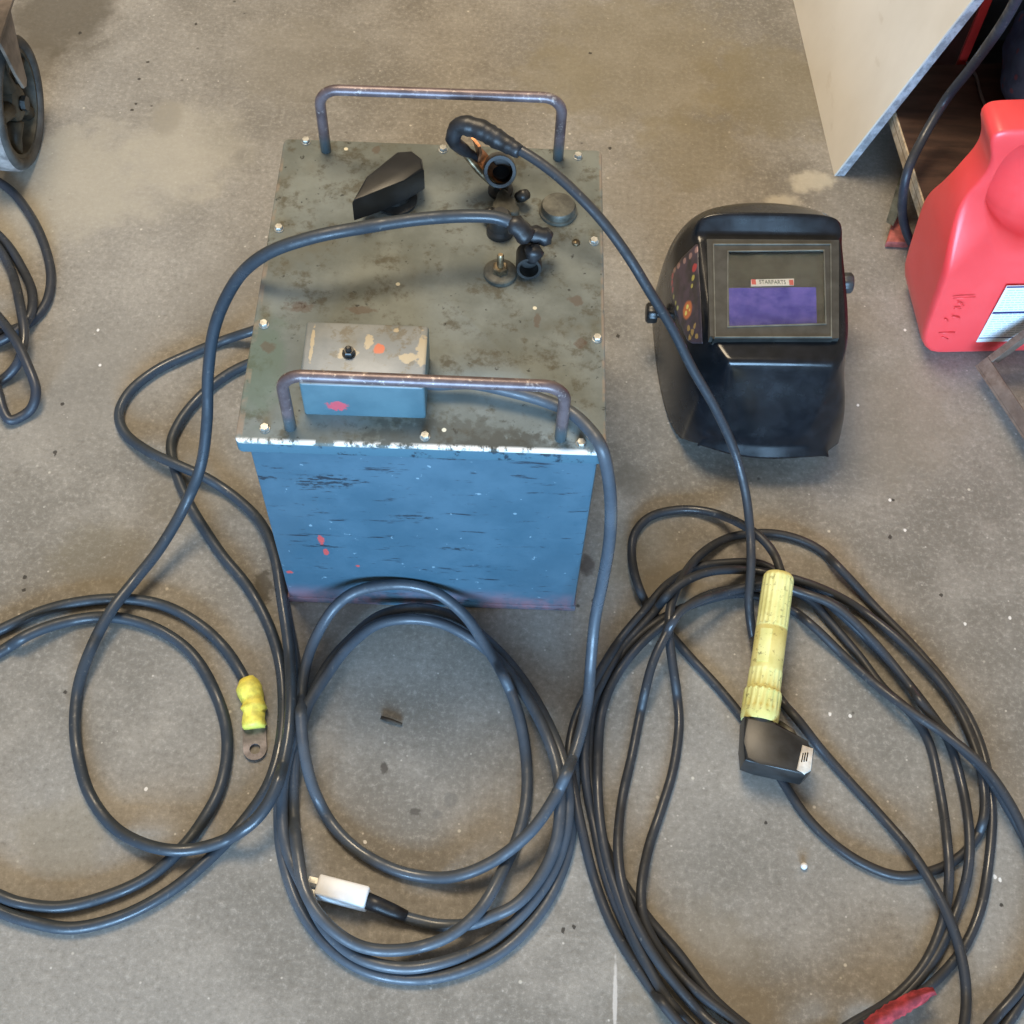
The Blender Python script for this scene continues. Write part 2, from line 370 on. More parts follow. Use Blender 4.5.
def hexbolt(p, s=.0044, h=.0045, spin=0):
    bm = bmesh.new(); p = Vector(p)
    lathe(bm, [(s * 1.12, 0), (s * 1.12, .0010), (s * 1.0, .0012)], Matrix.Translation(p), 20)
    lathe(bm, [(s, .001), (s, h * .8), (s * .85, h), (0, h)], Matrix.Translation(p) @ Matrix.Rotation(spin, 4, 'Z'), 6)
    return bm
for i, (px, py) in enumerate([(306, 142), (443, 150), (578, 157), (279, 229), (594, 242), (264, 325), (597, 339), (265, 429), (425, 437), (581, 444)]):
    mobj('bolt', hexbolt(flat(px, py), spin=i * .7), M_BOLT, smooth=False)
mobj('rivet', lathe(bmesh.new(), [(.0045, 0), (.0038, .002), (0, .0028)], Matrix.Translation(flat(576, 243)), 16), M_BRASS)
# junction cover: small sheet metal box
c0 = flat(304.5, 414); c1 = flat(426, 419.5)
cl, cr = c0.x, c1.x; cyf = (c0.y + c1.y) / 2; CHT = .049
cyb = ml(370, 323, MH + CHT).y
bm = bmesh.new(); box(bm, (cl, cyf, MH - .001), (cr, cyb, MH + CHT), bev=.0028, seg=3)
cov = mobj('junction_cover', bm, M_COVER, auto=50)
bm = hexbolt(ml(349, 354, MH + CHT), .0056, .006); lathe(bm, [(.0028, .006), (.0028, .009), (.0015, .010)], Matrix.Translation(ml(349, 354, MH + CHT)), 12)
mobj('nut', bm, M_DKMET, smooth=False, parent=cov)
# pointer knob: long faceted black lever on a round boss
kz = MH + .040
K = [flat(352, 201, kz), flat(366, 176, kz), flat(397, 151, kz), flat(412, 150, kz), flat(422, 158, kz), flat(424, 169, kz), flat(404, 180, kz), flat(374, 192, kz)]
bm = bmesh.new(); prism(bm, [(v.x, v.y) for v in K][::-1], kz - .030, kz, Matrix.Identity(4), bev=.003, seg=3)
kn = mobj('selector_knob', bm, M_BAKE, auto=45)
kc = sum((Vector((v.x, v.y, 0)) for v in K), Vector()) / len(K)
bm = lathe(bmesh.new(), [(.022, 0), (.022, .003), (.014, .005), (.014, .012)], Matrix.Translation((kc.x, kc.y, MH)), 32)
mobj('knob_collar', bm, M_DKMET, parent=kn, auto=40)
# filler cap
p = flat(558, 212)
mobj('filler_cap', lathe(bmesh.new(), [(.0195, 0), (.0195, .003), (.0178, .004), (.0178, .009), (.0165, .011), (0, .0115)], Matrix.Translation(p), 36), M_CASTG, auto=35)
# front earth stud
p = flat(500, 274)
bm = lathe(bmesh.new(), [(.0165, 0), (.0165, .004), (.014, .0055), (0, .0055)], Matrix.Translation(p), 32)
st = mobj('earth_stud', bm, M_CASTG, auto=35)
bm = lathe(bmesh.new(), [(.0080, .0055), (.0080, .0115), (.0065, .0125), (0, .0125)], Matrix.Translation(p) @ Matrix.Rotation(.5, 4, 'Z'), 6)
mobj('hex_nut', bm, M_BRASS, smooth=False, parent=st)
bm = lathe(bmesh.new(), [(.0034, .010), (.0034, .027), (.0022, .029), (0, .029)], Matrix.Translation(p), 14)
mobj('stud', bm, M_BRASS, parent=st, auto=35)
# upper terminal: upright post carrying a hollow black socket that tips toward the front
pu = flat(503, 196); d = Vector((.05, -.80, .60)).normalized()
top = ml(500, 172, MH + .040)
bm = bmesh.new()
lathe(bm, [(.0150, -.030), (.0168, -.024), (.0168, -.002), (.0160, 0), (.0128, 0), (.0122, -.028), (0, -.028)], at_dir(top, d), 28)
lathe(bm, [(.013, 0), (.013, .004), (.0085, .006), (.0085, .028), (0, .028)], Matrix.Translation((top.x + .001, top.y + .012, MH)), 24)
mobj('output_terminal', bm, M_BAKE, auto=40)
# clamp piece with two ears between the terminals
pc = flat(504, 205, MH + .012)
pts = []
for k in range(28):
    a = 2 * PI * k / 28; r = .0105 + .0075 * (abs(math.cos(a * 1.5 + .6)) ** 3); pts.append((pc.x + r * math.cos(a) * .95, pc.y + r * math.sin(a) * 1.25))
bm = prism(bmesh.new(), pts, MH, MH + .014, Matrix.Identity(4), bev=.003, seg=3)
wc = mobj('terminal_clamp', bm, M_CASTG, auto=60)
for (px, py) in ((522, 196), (489, 214)):
    q = flat(px, py, MH + .012); bm = lathe(bmesh.new(), [(.0055, -.006), (.0065, 0), (.0055, .007), (0, .008)], at_dir(q, (.6, -.3, .7)), 16); mobj('clamp_ear', bm, M_DKMET, parent=wc)
# second terminal post below the grey cable, and its hollow socket pointing forward
pl2 = flat(494, 238)
bm = lathe(bmesh.new(), [(.014, 0), (.014, .005), (.011, .008), (.011, .024), (.008, .028), (0, .028)], Matrix.Translation(flat(500, 232)), 24)
mobj('output_terminal', bm, M_BAKE, auto=40)
sk = ml(529, 268, MH + .014); d = Vector((.02, -.9, .22)).normalized()
bm = lathe(bmesh.new(), [(0, -.030), (.009, -.030), (.0125, -.026), (.0130, 0), (.0122, .002), (.0095, .002), (.009, -.012), (0, -.012)], at_dir(sk, d), 24)
mobj('cable_socket', bm, M_DKMET, auto=40)

# ------------------------------------------------------------------ cables: drape solver
STEP = 2.2   # px between samples
class Cab:
    def __init__(s, name, r): s.name, s.r, s.ctrl = name, r, []
    def f(s, prio, *pts):
        for p in pts: s.ctrl.append((p[0], p[1], 0.0, 0 if len(p) == 2 else 1, prio) if len(p) == 2 else (p[0], p[1], p[2], 1, prio))
        return s
    def build(s):
        C = np.array(s.ctrl); S = catmull(C[:, :3], STEP)
        # recover segment index to carry flags
        idx = []; 
        for i in range(len(C) - 1):
            n = max(2, int(np.linalg.norm((C[i + 1] - C[i])[:2]) / STEP)); idx += [(i, j / n) for j in range(n)]
        idx.append((len(C) - 2, 1.0))
        s.xy = S[:, :2]; n = len(S)
        s.fixw = np.array([C[i, 3] * (1 - t) + C[i + 1, 3] * t for i, t in idx])
        s.zc = np.maximum(S[:, 2], 0); s.prio = np.array([C[i, 4] if t < .5 else C[i + 1, 4] for i, t in idx])
        zl = np.array([C[i, 2] * (1 - t) + C[i + 1, 2] * t for i, t in idx])
        s.zfix = np.where(s.fixw > .999, s.zc, np.where(s.fixw > 0, zl, 0)); s.z = np.maximum(s.r, s.zfix); s.place()
    def place(s): s.p = np.array([list(at(x, y, z)) for (x, y), z in zip(s.xy, s.z)])
def smooth_env(z, p, Rb=.16, reach=.07, lock=None):
    seg = np.r_[0, np.cumsum(np.linalg.norm(np.diff(p[:, :2], axis=0), axis=1))]; out = z.copy(); n = len(z)
    for i in range(n):
        lo = np.searchsorted(seg, seg[i] - reach); hi = np.searchsorted(seg, seg[i] + reach)
        ds = seg[lo:hi] - seg[i]; out[i] = max(z[i], (z[lo:hi] - ds * ds / (2 * Rb)).max())
    k = 5; ker = np.hanning(2 * k + 3)[1:-1]; ker /= ker.sum(); o2 = np.convolve(np.pad(out, k, 'edge'), ker, 'valid')
    return o2
def solve(cabs, passes=3):
    for c in cabs: c.build()
    for it in range(passes):
        levels = sorted({p for c in cabs for p in c.prio})
        P = np.vstack([c.p for c in cabs]); R = np.concatenate([[c.r] * len(c.p) for c in cabs]); PR = np.concatenate([c.prio for c in cabs])
        Z = R.copy(); FX = np.concatenate([c.fixw for c in cabs]); ZF = np.concatenate([c.zfix for c in cabs])
        off = np.cumsum([0] + [len(c.p) for c in cabs]); cid = np.concatenate([[i] * len(c.p) for i, c in enumerate(cabs)])
        cell = .02; grid = {}
        for i, (x, y) in enumerate(P[:, :2]): grid.setdefault((int(x // cell), int(y // cell)), []).append(i)
        for L in levels:
            for i in np.where(PR == L)[0]:
                z = R[i]; x, y = P[i, :2]
                if FX[i] > .999: Z[i] = ZF[i]; continue
                gx, gy = int(x // cell), int(y // cell)
                for a in (-1, 0, 1):
                    for b in (-1, 0, 1):
                        for j in grid.get((gx + a, gy + b), ()):
                            if PR[j] < L and ZF[j] < .2:
                                dd = (P[j, 0] - x) ** 2 + (P[j, 1] - y) ** 2; s2 = (R[i] + R[j]) ** 2
                                if dd < s2: z = max(z, Z[j] + math.sqrt(s2 - dd))
                Z[i] = max(z, ZF[i] if FX[i] > 0 else 0)
            for ci, c in enumerate(cabs):
                sl = slice(off[ci], off[ci + 1]); msk = (PR[sl] == L)
                if msk.any():
                    ze = smooth_env(Z[sl], P[sl]); w = msk & (FX[sl] < .999)
                    Zs = Z[sl].copy(); Zs[w] = np.maximum(ze[w], c.r); Z[sl] = Zs
        for ci, c in enumerate(cabs):
            z = Z[off[ci]:off[ci + 1]].copy(); k = 4; ker = np.hanning(2 * k + 3)[1:-1]; ker /= ker.sum()
            c.z = np.convolve(np.pad(z, k, 'edge'), ker, 'valid'); c.place()
H = MH
# --- grey ground cable with the yellow taped lug
A = Cab('ground_cable', .0064)
A.f(9, (528, 238, H + .044), (515, 225, H + .054), (498, 218, H + .058), (470, 216, H + .060), (420, 219, H + .062), (360, 228, H + .062), (310, 238, H + .058), (268, 253, H + .040), (243, 272, H + .008), (226, 298, .31), (214, 330, .265), (208, 375, .205), (207, 420, .15), (201, 465, .095), (186, 503, .058), (160, 548, .034), (135, 580, .026), (113, 608, .026), (95, 640, .018))
A.f(9, (80, 680), (75, 720), (78, 755), (90, 795), (115, 828), (150, 846), (185, 850), (225, 840), (255, 820), (274, 792))
A.f(5, (286, 750), (291, 700), (289, 650), (282, 600), (274, 553), (262, 525), (242, 503), (210, 480), (180, 466), (148, 451), (125, 433), (119, 415), (128, 394), (155, 371), (190, 354), (225, 340), (252, 331), (280, 322))
A.f(2, (300, 330), (298, 348), (275, 356), (248, 364), (222, 378), (195, 402), (178, 425), (171, 445), (177, 475), (190, 505), (203, 527), (222, 555), (245, 583), (264, 615), (277, 650), (283, 690), (281, 740), (268, 785), (240, 826), (210, 858), (170, 891), (120, 917), (70, 928), (25, 920), (0, 911))
A.f(2, (-60, 880), (-110, 820), (-120, 750), (-70, 690), (0, 652))
A.f(3, (30, 634), (65, 622), (110, 617), (155, 628), (190, 652), (214, 690), (227, 735), (221, 785), (200, 825), (180, 850), (150, 876), (110, 895), (60, 907), (20, 903), (0, 896))
A.f(4, (-70, 860), (-125, 800), (-130, 720), (-80, 665), (0, 630), (40, 612), (80, 602), (125, 599), (165, 606), (200, 625), (226, 650), (245, 680))
A.f(4, (250, 690))
# --- power cord leaving the cover, coil in the middle, white plug
C_ = Cab('power_cord', .0062)
C_.f(9, (420, 383, H + .014), (440, 384, H + .014), (470, 383, H + .016), (510, 391, H + .016), (545, 401, H + .014), (570, 412, H + .014), (588, 428, H + .015), (601, 447, H + .014), (608, 475, .325), (611, 510, .275), (609, 545, .22), (603, 580, .155), (595, 620, .10), (591, 660, .06), (588, 698, .035), (580, 735, .026), (570, 765, .022))
C_.f(8, (553, 800), (530, 832), (490, 863), (450, 877), (405, 873), (365, 855), (335, 828), (314, 790), (304, 750), (301, 705, .012), (306, 665, .018), (317, 635, .028), (335, 607, .046), (355, 592, .060), (385, 585, .066), (415, 586, .062), (440, 595, .052), (466, 617, .036), (485, 645, .024), (500, 669, .020))
C_.f(6, (515, 703), (524, 740), (527, 790), (520, 830), (503, 870), (478, 912), (445, 938), (400, 950), (360, 946), (328, 925), (306, 893), (298, 855))
C_.f(3, (293, 800), (296, 750), (307, 708), (326, 668), (352, 638, .014), (378, 617, .016), (405, 609, .016), (432, 610, .014), (462, 621), (490, 643), (518, 674), (542, 712), (560, 752), (568, 790), (566, 830), (552, 872), (526, 910), (490, 942), (450, 960), (405, 968), (360, 958), (328, 932))
C_.f(4, (305, 890), (286, 845), (282, 800), (288, 755), (304, 712), (326, 676), (348, 647), (376, 625), (405, 619), (440, 623), (470, 638), (498, 660), (522, 690), (543, 727), (557, 768), (560, 805), (555, 845), (538, 880), (515, 905))
# plug tail
C_.f(4, (490, 917), (470, 924), (440, 925), (415, 920), (393, 913), (375, 904), (362, 899, .012))
G_ = Cab('spare_cord', .0060)
G_.f(1, (318, 300), (297, 360), (288, 420), (283, 480), (281, 540), (284, 597), (294.5, 660), (297, 700), (291, 745), (281, 785), (279, 820), (283, 858), (300, 908), (330, 948), (370, 972), (420, 979), (470, 968), (510, 945), (545, 905), (566, 858), (573, 815), (575, 775), (577, 740))
G_.f(1, (583, 710), (594, 680))
# --- electrode cable
B = Cab('electrode_cable', .0052)
B.f(9, (499, 140, H + .078), (512, 146, H + .078), (530, 156, H + .076), (555, 174, H + .070), (580, 197, H + .060), (603, 222, H + .045), (628, 256, H + .02), (650, 292, .33), (672, 328, .285), (692, 368, .235), (715, 408, .185), (734, 450, .13), (745, 490, .09), (750, 530, .065), (751, 565, .056), (749, 600, .040), (751, 625, .020), (755, 645, .0056))
B.f(1, (762, 668), (772, 686), (783, 703))
B.f(9, (798, 720), (820, 748), (847, 779), (880, 815), (910, 850), (930, 880), (948, 915), (961, 955), (966, 990), (964, 1024))
B.f(9, (950, 1075), (900, 1110), (820, 1110), (740, 1080), (678, 1022))
B.f(2, (640, 972), (612, 925), (594, 878), (582, 830), (574, 790), (569, 755), (576, 718), (590, 690), (602, 668), (620, 640), (645, 610), (668, 584), (695, 568), (725, 563), (760, 564), (793, 582), (820, 597))
B.f(3, (840, 613), (868, 640), (895, 668), (925, 705), (948, 740), (962, 785), (969, 830), (968, 870), (955, 915), (930, 965), (895, 1003), (860, 1022))
B.f(2, (820, 1046), (780, 1050), (745, 1026), (712, 997), (678, 953), (648, 918), (620, 877), (603, 840), (593, 800), (589, 755), (593, 715), (606, 680), (630, 645), (665, 617), (700, 602), (745, 594), (793, 611))
B.f(8, (815, 628), (845, 657), (880, 688), (912, 712), (950, 738), (985, 768), (1008, 800), (1024, 832), (1040, 880), (1042, 940), (1024, 983), (990, 1024))
B.f(2, (940, 1090), (860, 1120), (760, 1090), (695, 1030))
B.f(3, (665, 995), (636, 940), (618, 895), (606, 855), (599, 810), (598, 760), (602, 712), (614, 680), (640, 645), (672, 618), (705, 596), (745, 588), (790, 590), (810, 600))
B.f(3, (830, 622), (858, 655), (885, 690), (910, 712), (928, 740), (940, 790), (947, 840), (949, 880), (943, 920), (925, 963), (895, 997), (855, 1022))
B.f(4, (810, 1046), (765, 1045), (733, 1020), (690, 985), (662, 953), (645, 922), (641, 893), (648, 850), (661, 810), (673, 770), (679, 725), (677, 695), (672, 660), (669, 630), (671, 605), (681, 580), (700, 555), (728, 538), (765, 533), (795, 538), (820, 550))
B.f(5, (845, 574), (875, 607), (915, 648), (950, 690), (970, 720), (985, 760), (992, 810), (989, 860), (980, 910), (962, 950), (925, 990), (880, 1020))
B.f(5, (820, 1052), (760, 1050), (715, 1026), (672, 980), (645, 940), (625, 895), (618, 850), (622, 800), (632, 755), (641, 710), (652, 665), (663, 640))
B.f(6, (680, 612), (700, 600), (735, 590), (770, 584), (800, 592), (835, 606), (870, 638), (905, 680))
B.f(7, (925, 708), (955, 742), (985, 772), (1010, 812), (1030, 850), (1050, 910), (1040, 960), (1010, 1020), (950, 1090))
B.f(2, (880, 1130), (780, 1110), (700, 1045), (655, 985), (627, 930), (607, 880), (595, 830), (585, 770), (588, 715), (603, 680), (625, 645), (650, 617))
B.f(6, (675, 588), (705, 573), (745, 570), (790, 578), (820, 588), (850, 603), (885, 628), (920, 660), (950, 696), (970, 735), (982, 775), (984, 815))
B.f(1, (976, 838), (958, 858), (935, 870), (900, 876), (868, 866), (835, 845), (805, 815), (782, 780), (765, 752), (742, 717), (715, 684), (690, 657), (665, 628), (649, 608))
B.f(7, (638, 585), (632, 558), (634, 535), (648, 518), (675, 510), (705, 511), (735, 521), (760, 537), (774, 554, .048), (781, 572, .048))
# --- coiled dark cord lying at the left frame edge
D = Cab('coiled_cord', .0062)
D.f(3, (-90, 180), (-50, 172), (-15, 176), (10, 190), (32, 218), (46, 250), (51, 278), (46, 303), (30, 322), (5, 332), (-30, 338), (-80, 330), (-120, 290), (-110, 240), (-60, 215))
D.f(4, (-20, 222), (5, 242), (22, 268), (32, 292), (30, 315), (15, 332), (-10, 345), (-60, 350))
D.f(5, (-105, 320), (-100, 265), (-50, 232), (-10, 240), (10, 268), (20, 305), (24, 340), (16, 366), (-5, 384), (-50, 395), (-100, 370))
D.f(6, (-110, 320), (-60, 290), (-15, 305), (12, 335), (28, 366), (36, 392), (30, 410), (10, 420), (4, 412), (-2, 392), (-10, 370))
# --- thick cord dropping over the dolly at the right
E_ = Cab('hanging_cord', .0062)
E_.f(9, (940, 264, .0064), (922, 254, .0075), (910, 240, .022), (903, 218, .055), (903, 196, .105), (908, 170, .142), (923, 138, .155), (947, 98, .19), (970, 69, .25), (1001, 26, .36), (1016, 0, .43), (1032, -35, .52), (1045, -70, .60))
solve([A, C_, G_, B, D, E_])
CL = {'ground_cable': ('thick grey rubber ground cable looping left of the machine, ending in a yellow taped lug', 'cable'),
      'power_cord': ('worn grey power cord coiled in front of the machine with a white plug', 'power cord'),
      'spare_cord': ('grey cord running beside the left foot of the blue machine and under the middle coil', 'cord'),
      'electrode_cable': ('long thin black welding cable coiled on the right with yellow electrode holder on it', 'cable'),
      'coiled_cord': ('dark blue black cord bundled at the left below the cart wheel', 'cord'),
      'hanging_cord': ('dark cord hanging down across the brown dolly behind the red jug', 'cord')}
CR = {}
for c, mt in ((A, M_CABA), (C_, M_CABC), (G_, M_CABC), (B, M_CABB), (D, M_CABD), (E_, M_CABD)):
    q = c.p[len(c.p) // 2]
    rt = thing(c.name, *CL[c.name], (q[0], q[1], 0)); CR[c.name] = rt
    bm = bmesh.new(); tube(bm, [tuple(p) for p in c.p], c.r, 12); obj('jacket', bm, mt, rt)

def ragged(pts, r, amp, seed, seg=14):
    rnd = random.Random(seed); N_ = len(pts); rr = [(r + rnd.uniform(-amp, amp)) * min(1, .55 + .45 * min(i, N_ - 1 - i)) for i in range(N_)]; bm = bmesh.new(); tube(bm, pts, rr, seg)
    for v in bm.verts: v.co += Vector((rnd.uniform(-1, 1), rnd.uniform(-1, 1), rnd.uniform(-1, 1))) * amp * .7
    return bm
# ground cable ends
rt = CR['ground_cable']
P = [Vector(p) for p in A.p]
e = P[-1]; g1 = at(254, 728, .0075); g0 = at(247, 680, .0085)
n = 15; pts = [g0.lerp(at(254, 706, .009), i / 7) for i in range(8)] + [at(254, 706, .009).lerp(g1, (i + 1) / 7) for i in range(7)]
rr = [.0095, .0125, .0138, .0140, .0135, .0128, .0112, .0135, .0142, .0120, .0128, .0122, .0128, .0130, .0122]
bm = bmesh.new(); tube(bm, pts, rr, 16); rnd = random.Random(3)
for v in bm.verts: v.co += Vector((rnd.uniform(-1, 1), rnd.uniform(-1, 1), 0)) * .0011
for v in bm.verts: v.co.z = max(.0008, v.co.z)
obj('tape_wrap', bm, M_YTAPE, rt)['label'] = 'lumpy yellow tape'
la = at(254, 725, .004); lb = at(255, 749, .004); dx = (lb - la).normalized(); sx = Vector((dx.y, -dx.x, 0)).normalized()
bm = bmesh.new(); W_ = .0125; L_ = (lb - la).length; rin = .0058
M_ = Matrix((sx, dx, Vector((0, 0, 1)))).transposed().to_4x4(); M_.translation = Vector((la.x, la.y, 0))
outer = [(-W_, 0), (-W_, L_)] + [(W_ * math.cos(PI - PI * k / 16), L_ + W_ * math.sin(PI - PI * k / 16)) for k in range(1, 16)] + [(W_, L_), (W_, 0)]
def plate_hole(bm, outer, c, r, z0, z1, M, n=32):
    """flat plate with a round hole: ring faces joined radially"""
    ro = []; m_ = len(outer)
    per = [0]; 
    for i in range(m_): per.append(per[-1] + math.dist(outer[i], outer[(i + 1) % m_]))
    inner = []
    for i, (x, y) in enumerate(outer): a = math.atan2(y - c[1], x - c[0]); inner.append((c[0] + r * math.cos(a), c[1] + r * math.sin(a)))
    V = {}
    for nm, pp, z in (('ot', outer, z1), ('it', inner, z1), ('ob', outer, z0), ('ib', inner, z0)): V[nm] = [bm.verts.new(M @ Vector((x, y, z))) for x, y in pp]
    for i in range(m_):
        j = (i + 1) % m_
        for a, b in (('ot', 'it'), ('ob', 'ib'), ('ot', 'ob'), ('it', 'ib')): bm.faces.new((V[a][i], V[a][j], V[b][j], V[b][i]))
dens = []
for i in range(len(outer)):
    a, b = outer[i], outer[(i + 1) % len(outer)]
    k = max(1, int(math.dist(a, b) / .0025)); dens += [(a[0] + (b[0] - a[0]) * t / k, a[1] + (b[1] - a[1]) * t / k) for t in range(k)]
plate_hole(bm, dens, (0, L_), rin, .0015, .0045, M_)
obj('terminal_lug', bm, M_LUG, rt, smooth=False)
# taped end near the machine terminals
pts = [P[0] + (P[0] - P[4]) * .35] + P[0:14:2]
obj('end_tape', ragged(pts, .0088, .0012, 5), M_TAPE, rt)
q = ml(548, 236, MH + .03); q = MM @ q
bm = bmesh.new(); a0 = MM @ ml(520, 232, MH + .034); b0 = MM @ ml(552, 238, MH + .032)
bm = ragged([a0.lerp(b0, i / 6) for i in range(7)], .0095, .0014, 9); obj('clamp_boot', bm, M_TAPE, rt)
b1 = MM @ ml(536, 246, MH + .034); b2 = MM @ ml(531, 262, MH + .018)
obj('clamp_boot', ragged([b1.lerp(b2, i / 5) for i in range(6)], .0088, .0012, 12), M_TAPE, rt)
# electrode cable: taped bend, copper lug
rt = CR['electrode_cable']; P = [Vector(p) for p in B.p]
loop = spline3([MM @ ml(478, 160, MH + .034), MM @ ml(464, 150, MH + .052), MM @ ml(453, 139, MH + .068), MM @ ml(457, 128, MH + .080), MM @ ml(476, 128, MH + .084), MM @ ml(499, 140, MH + .080), MM @ ml(520, 152, MH + .077)], .003)
n = len(loop); bm = bmesh.new(); rr = [.0045 + .0055 * min(1, i / (n * .35)) - .0035 * max(0, (i / n - .72) / .28) + random.uniform(-.0006, .0006) for i in range(n)]
tube(bm, loop, rr, 14); obj('end_tape', bm, M_TAPE, rt)
cop = [MM @ ml(476, 142, MH + .058), MM @ ml(480, 154, MH + .040), MM @ ml(492, 172, MH + .026), MM @ ml(506, 184, MH + .020)]
bm = bmesh.new(); S = spline3(cop, .003)
prev = None
for i, p_ in enumerate(S):
    w = .0075 if i < len(S) * .5 else .009; d_ = (S[min(i + 1, len(S) - 1)] - S[max(0, i - 1)]).normalized(); sd = d_.cross(Vector((0, 0, 1))).normalized() * w; nn = sd.cross(d_).normalized() * .0014
    rg = [bm.verts.new(p_ + sd + nn), bm.verts.new(p_ - sd + nn), bm.verts.new(p_ - sd - nn), bm.verts.new(p_ + sd - nn)]
    if prev:
        for k in range(4): bm.faces.new((prev[k], prev[(k + 1) % 4], rg[(k + 1) % 4], rg[k]))
    else: bm.faces.new(rg)
    prev = rg
bm.faces.new(prev); obj('copper_lug', bm, M_COPPER, rt, auto=50)
S = spline3([MM @ ml(455, 140, MH + .064), MM @ ml(466, 155, MH + .046), MM @ ml(480, 172, MH + .03), MM @ ml(496, 186, MH + .022)], .003)
bm = bmesh.new(); tube(bm, S, .0036, 10); obj('wire_end', bm, M_BRASS, rt)
# power cord plug and heavy sleeve
rt = CR['power_cord']
pa = at(376, 904, .010); pb = at(365, 899.5, .013); bm = bmesh.new(); S = [at(406, 917, .009), at(392, 911, .011), at(378, 905, .014), at(366, 900, .017)]
tube(bm, S, [.0066, .0078, .0082, .0084], 16); obj('strain_relief', bm, M_TAPE, rt)
zt = .030
q = [at(322, 874, zt), at(371, 886, zt), at(364, 907, zt), at(311, 893, zt)]
c = sum(q, Vector()) / 4; ex = ((q[1] - q[0]) + (q[2] - q[3])).normalized(); ey = Vector((-ex.y, ex.x, 0)); hx = ((q[1] - q[0]).length + (q[2] - q[3]).length) / 4; hy = abs((q[0] - q[3]).dot(ey) + (q[1] - q[2]).dot(ey)) / 4
M_ = Matrix((ex, ey, Vector((0, 0, 1)))).transposed().to_4x4(); M_.translation = Vector((c.x, c.y, 0))
bm = bmesh.new(); box(bm, (-hx, -hy, .004), (hx, hy, .016), M_, .0022); box(bm, (-hx, -hy, .0164), (hx * .98, hy, zt), M_, .0022)
plug = obj('plug', bm, M_WHITE, rt, auto=45); plug['label'] = 'square white plug'
bm = bmesh.new()
for dy in (-.006, .006): box(bm, (-hx - .012, dy - .003, .012), (-hx + .001, dy + .003, .0138), M_)
obj('prong', bm, M_BOLT, rt, parent=plug, smooth=False)
# tail of the coiled cord
# ------------------------------------------------------------------ electrode holder
M_HOLD = NT('grimy_yellow_plastic')
def holder_mat():
    t = M_HOLD; n = t.noise(30, 5, .6); n2 = t.noise(150, 4, .7, stretch=(1, 1, .4)); n3 = t.noise(60, 4, .7, loc=(3, 3, 3))
    c = t.mix(t.ramp(n, .3, .7), (.62, .58, .20), (.82, .78, .34)); c = t.mix(t.math('MULTIPLY', t.ramp(n2, .56, .66), .55), c, (.22, .18, .06))
    c = t.mix(t.math('MULTIPLY', t.ramp(n3, .62, .70), .6), c, (.05, .04, .02))
    return t.done(c, .5, 0, .4)
holder_mat()
ha = at(779, 574.5, .056); hb = at(759, 722, .032)
EH = thing('electrode_holder', 'yellow ribbed electrode holder with angled black jaw lying across the black cable coil', 'electrode holder', (hb.x, hb.y, 0))
ax = (ha - hb); Lh = ax.length; M_ = at_dir(hb, ax)
# stack of ridged sleeves built with longitudinal flutes
def fluted(bm, prof, M, seg=72, flute=0.0, nfl=18):
    rings = []
    for r, z, f in prof:
        ring = []
        for k in range(seg):
            a = 2 * PI * k / seg; rr = r * (1 - f * (0.5 + .5 * math.cos(a * nfl)) ** 4); ring.append(bm.verts.new(M @ Vector((rr * math.cos(a), rr * math.sin(a), z))))
        rings.append(ring)
    for a, b in zip(rings, rings[1:]):
        for k in range(seg): bm.faces.new((a[k], a[(k + 1) % seg], b[(k + 1) % seg], b[k]))
    bm.faces.new(rings[0]); bm.faces.new(rings[-1]); return bm
f_ = .10
pr = [(.0195, 0, 0), (.0203, .003, 0), (.0205, .008, .0), (.0205, .014, .02), (.0205, .015, f_), (.0205, .032, f_), (.0200, .034, 0), (.0188, .035, 0), (.0184, .037, .0), (.0182, .038, f_ * .7), (.0180, .056, f_ * .7), (.0178, .058, 0), (.0175, .059, 0), (.0174, .105, 0), (.0170, .1055, 0), (.0174, .107, .0), (.0174, .110, f_ * .8), (.0172, Lh - .006, f_ * .8), (.0166, Lh - .003, 0), (.0145, Lh, 0), (.006, Lh + .0005, 0)]
obj('handle', fluted(bmesh.new(), pr, M_), M_HOLD.m, EH, auto=60)
bm = bmesh.new(); RX = M_.to_3x3(); 
# raised label panel on the sleeve, facing upward
upv = (Vector((0, 0, 1)) - ax.normalized() * ax.normalized().z).normalized(); sd = ax.normalized().cross(upv)
def onsleeve(ang, z, r): return hb + ax.normalized() * z + (upv * math.cos(ang) + sd * math.sin(ang)) * r
a0_, a1_ = math.radians(-48), math.radians(-4)
ringA = [[bm.verts.new(onsleeve(a0_ + (a1_ - a0_) * k / 8, z, r)) for k in range(9)] for z, r in ((.063, .0172), (.063, .0180), (.101, .0180), (.101, .0172))]
for a, b in zip(ringA, ringA[1:]):
    for k in range(8): bm.faces.new((a[k], a[k + 1], b[k + 1], b[k]))
for s in (0, 8): bm.faces.new([r[s] for r in ringA])
obj('label_panel', bm, M_HOLD.m, EH, auto=30)
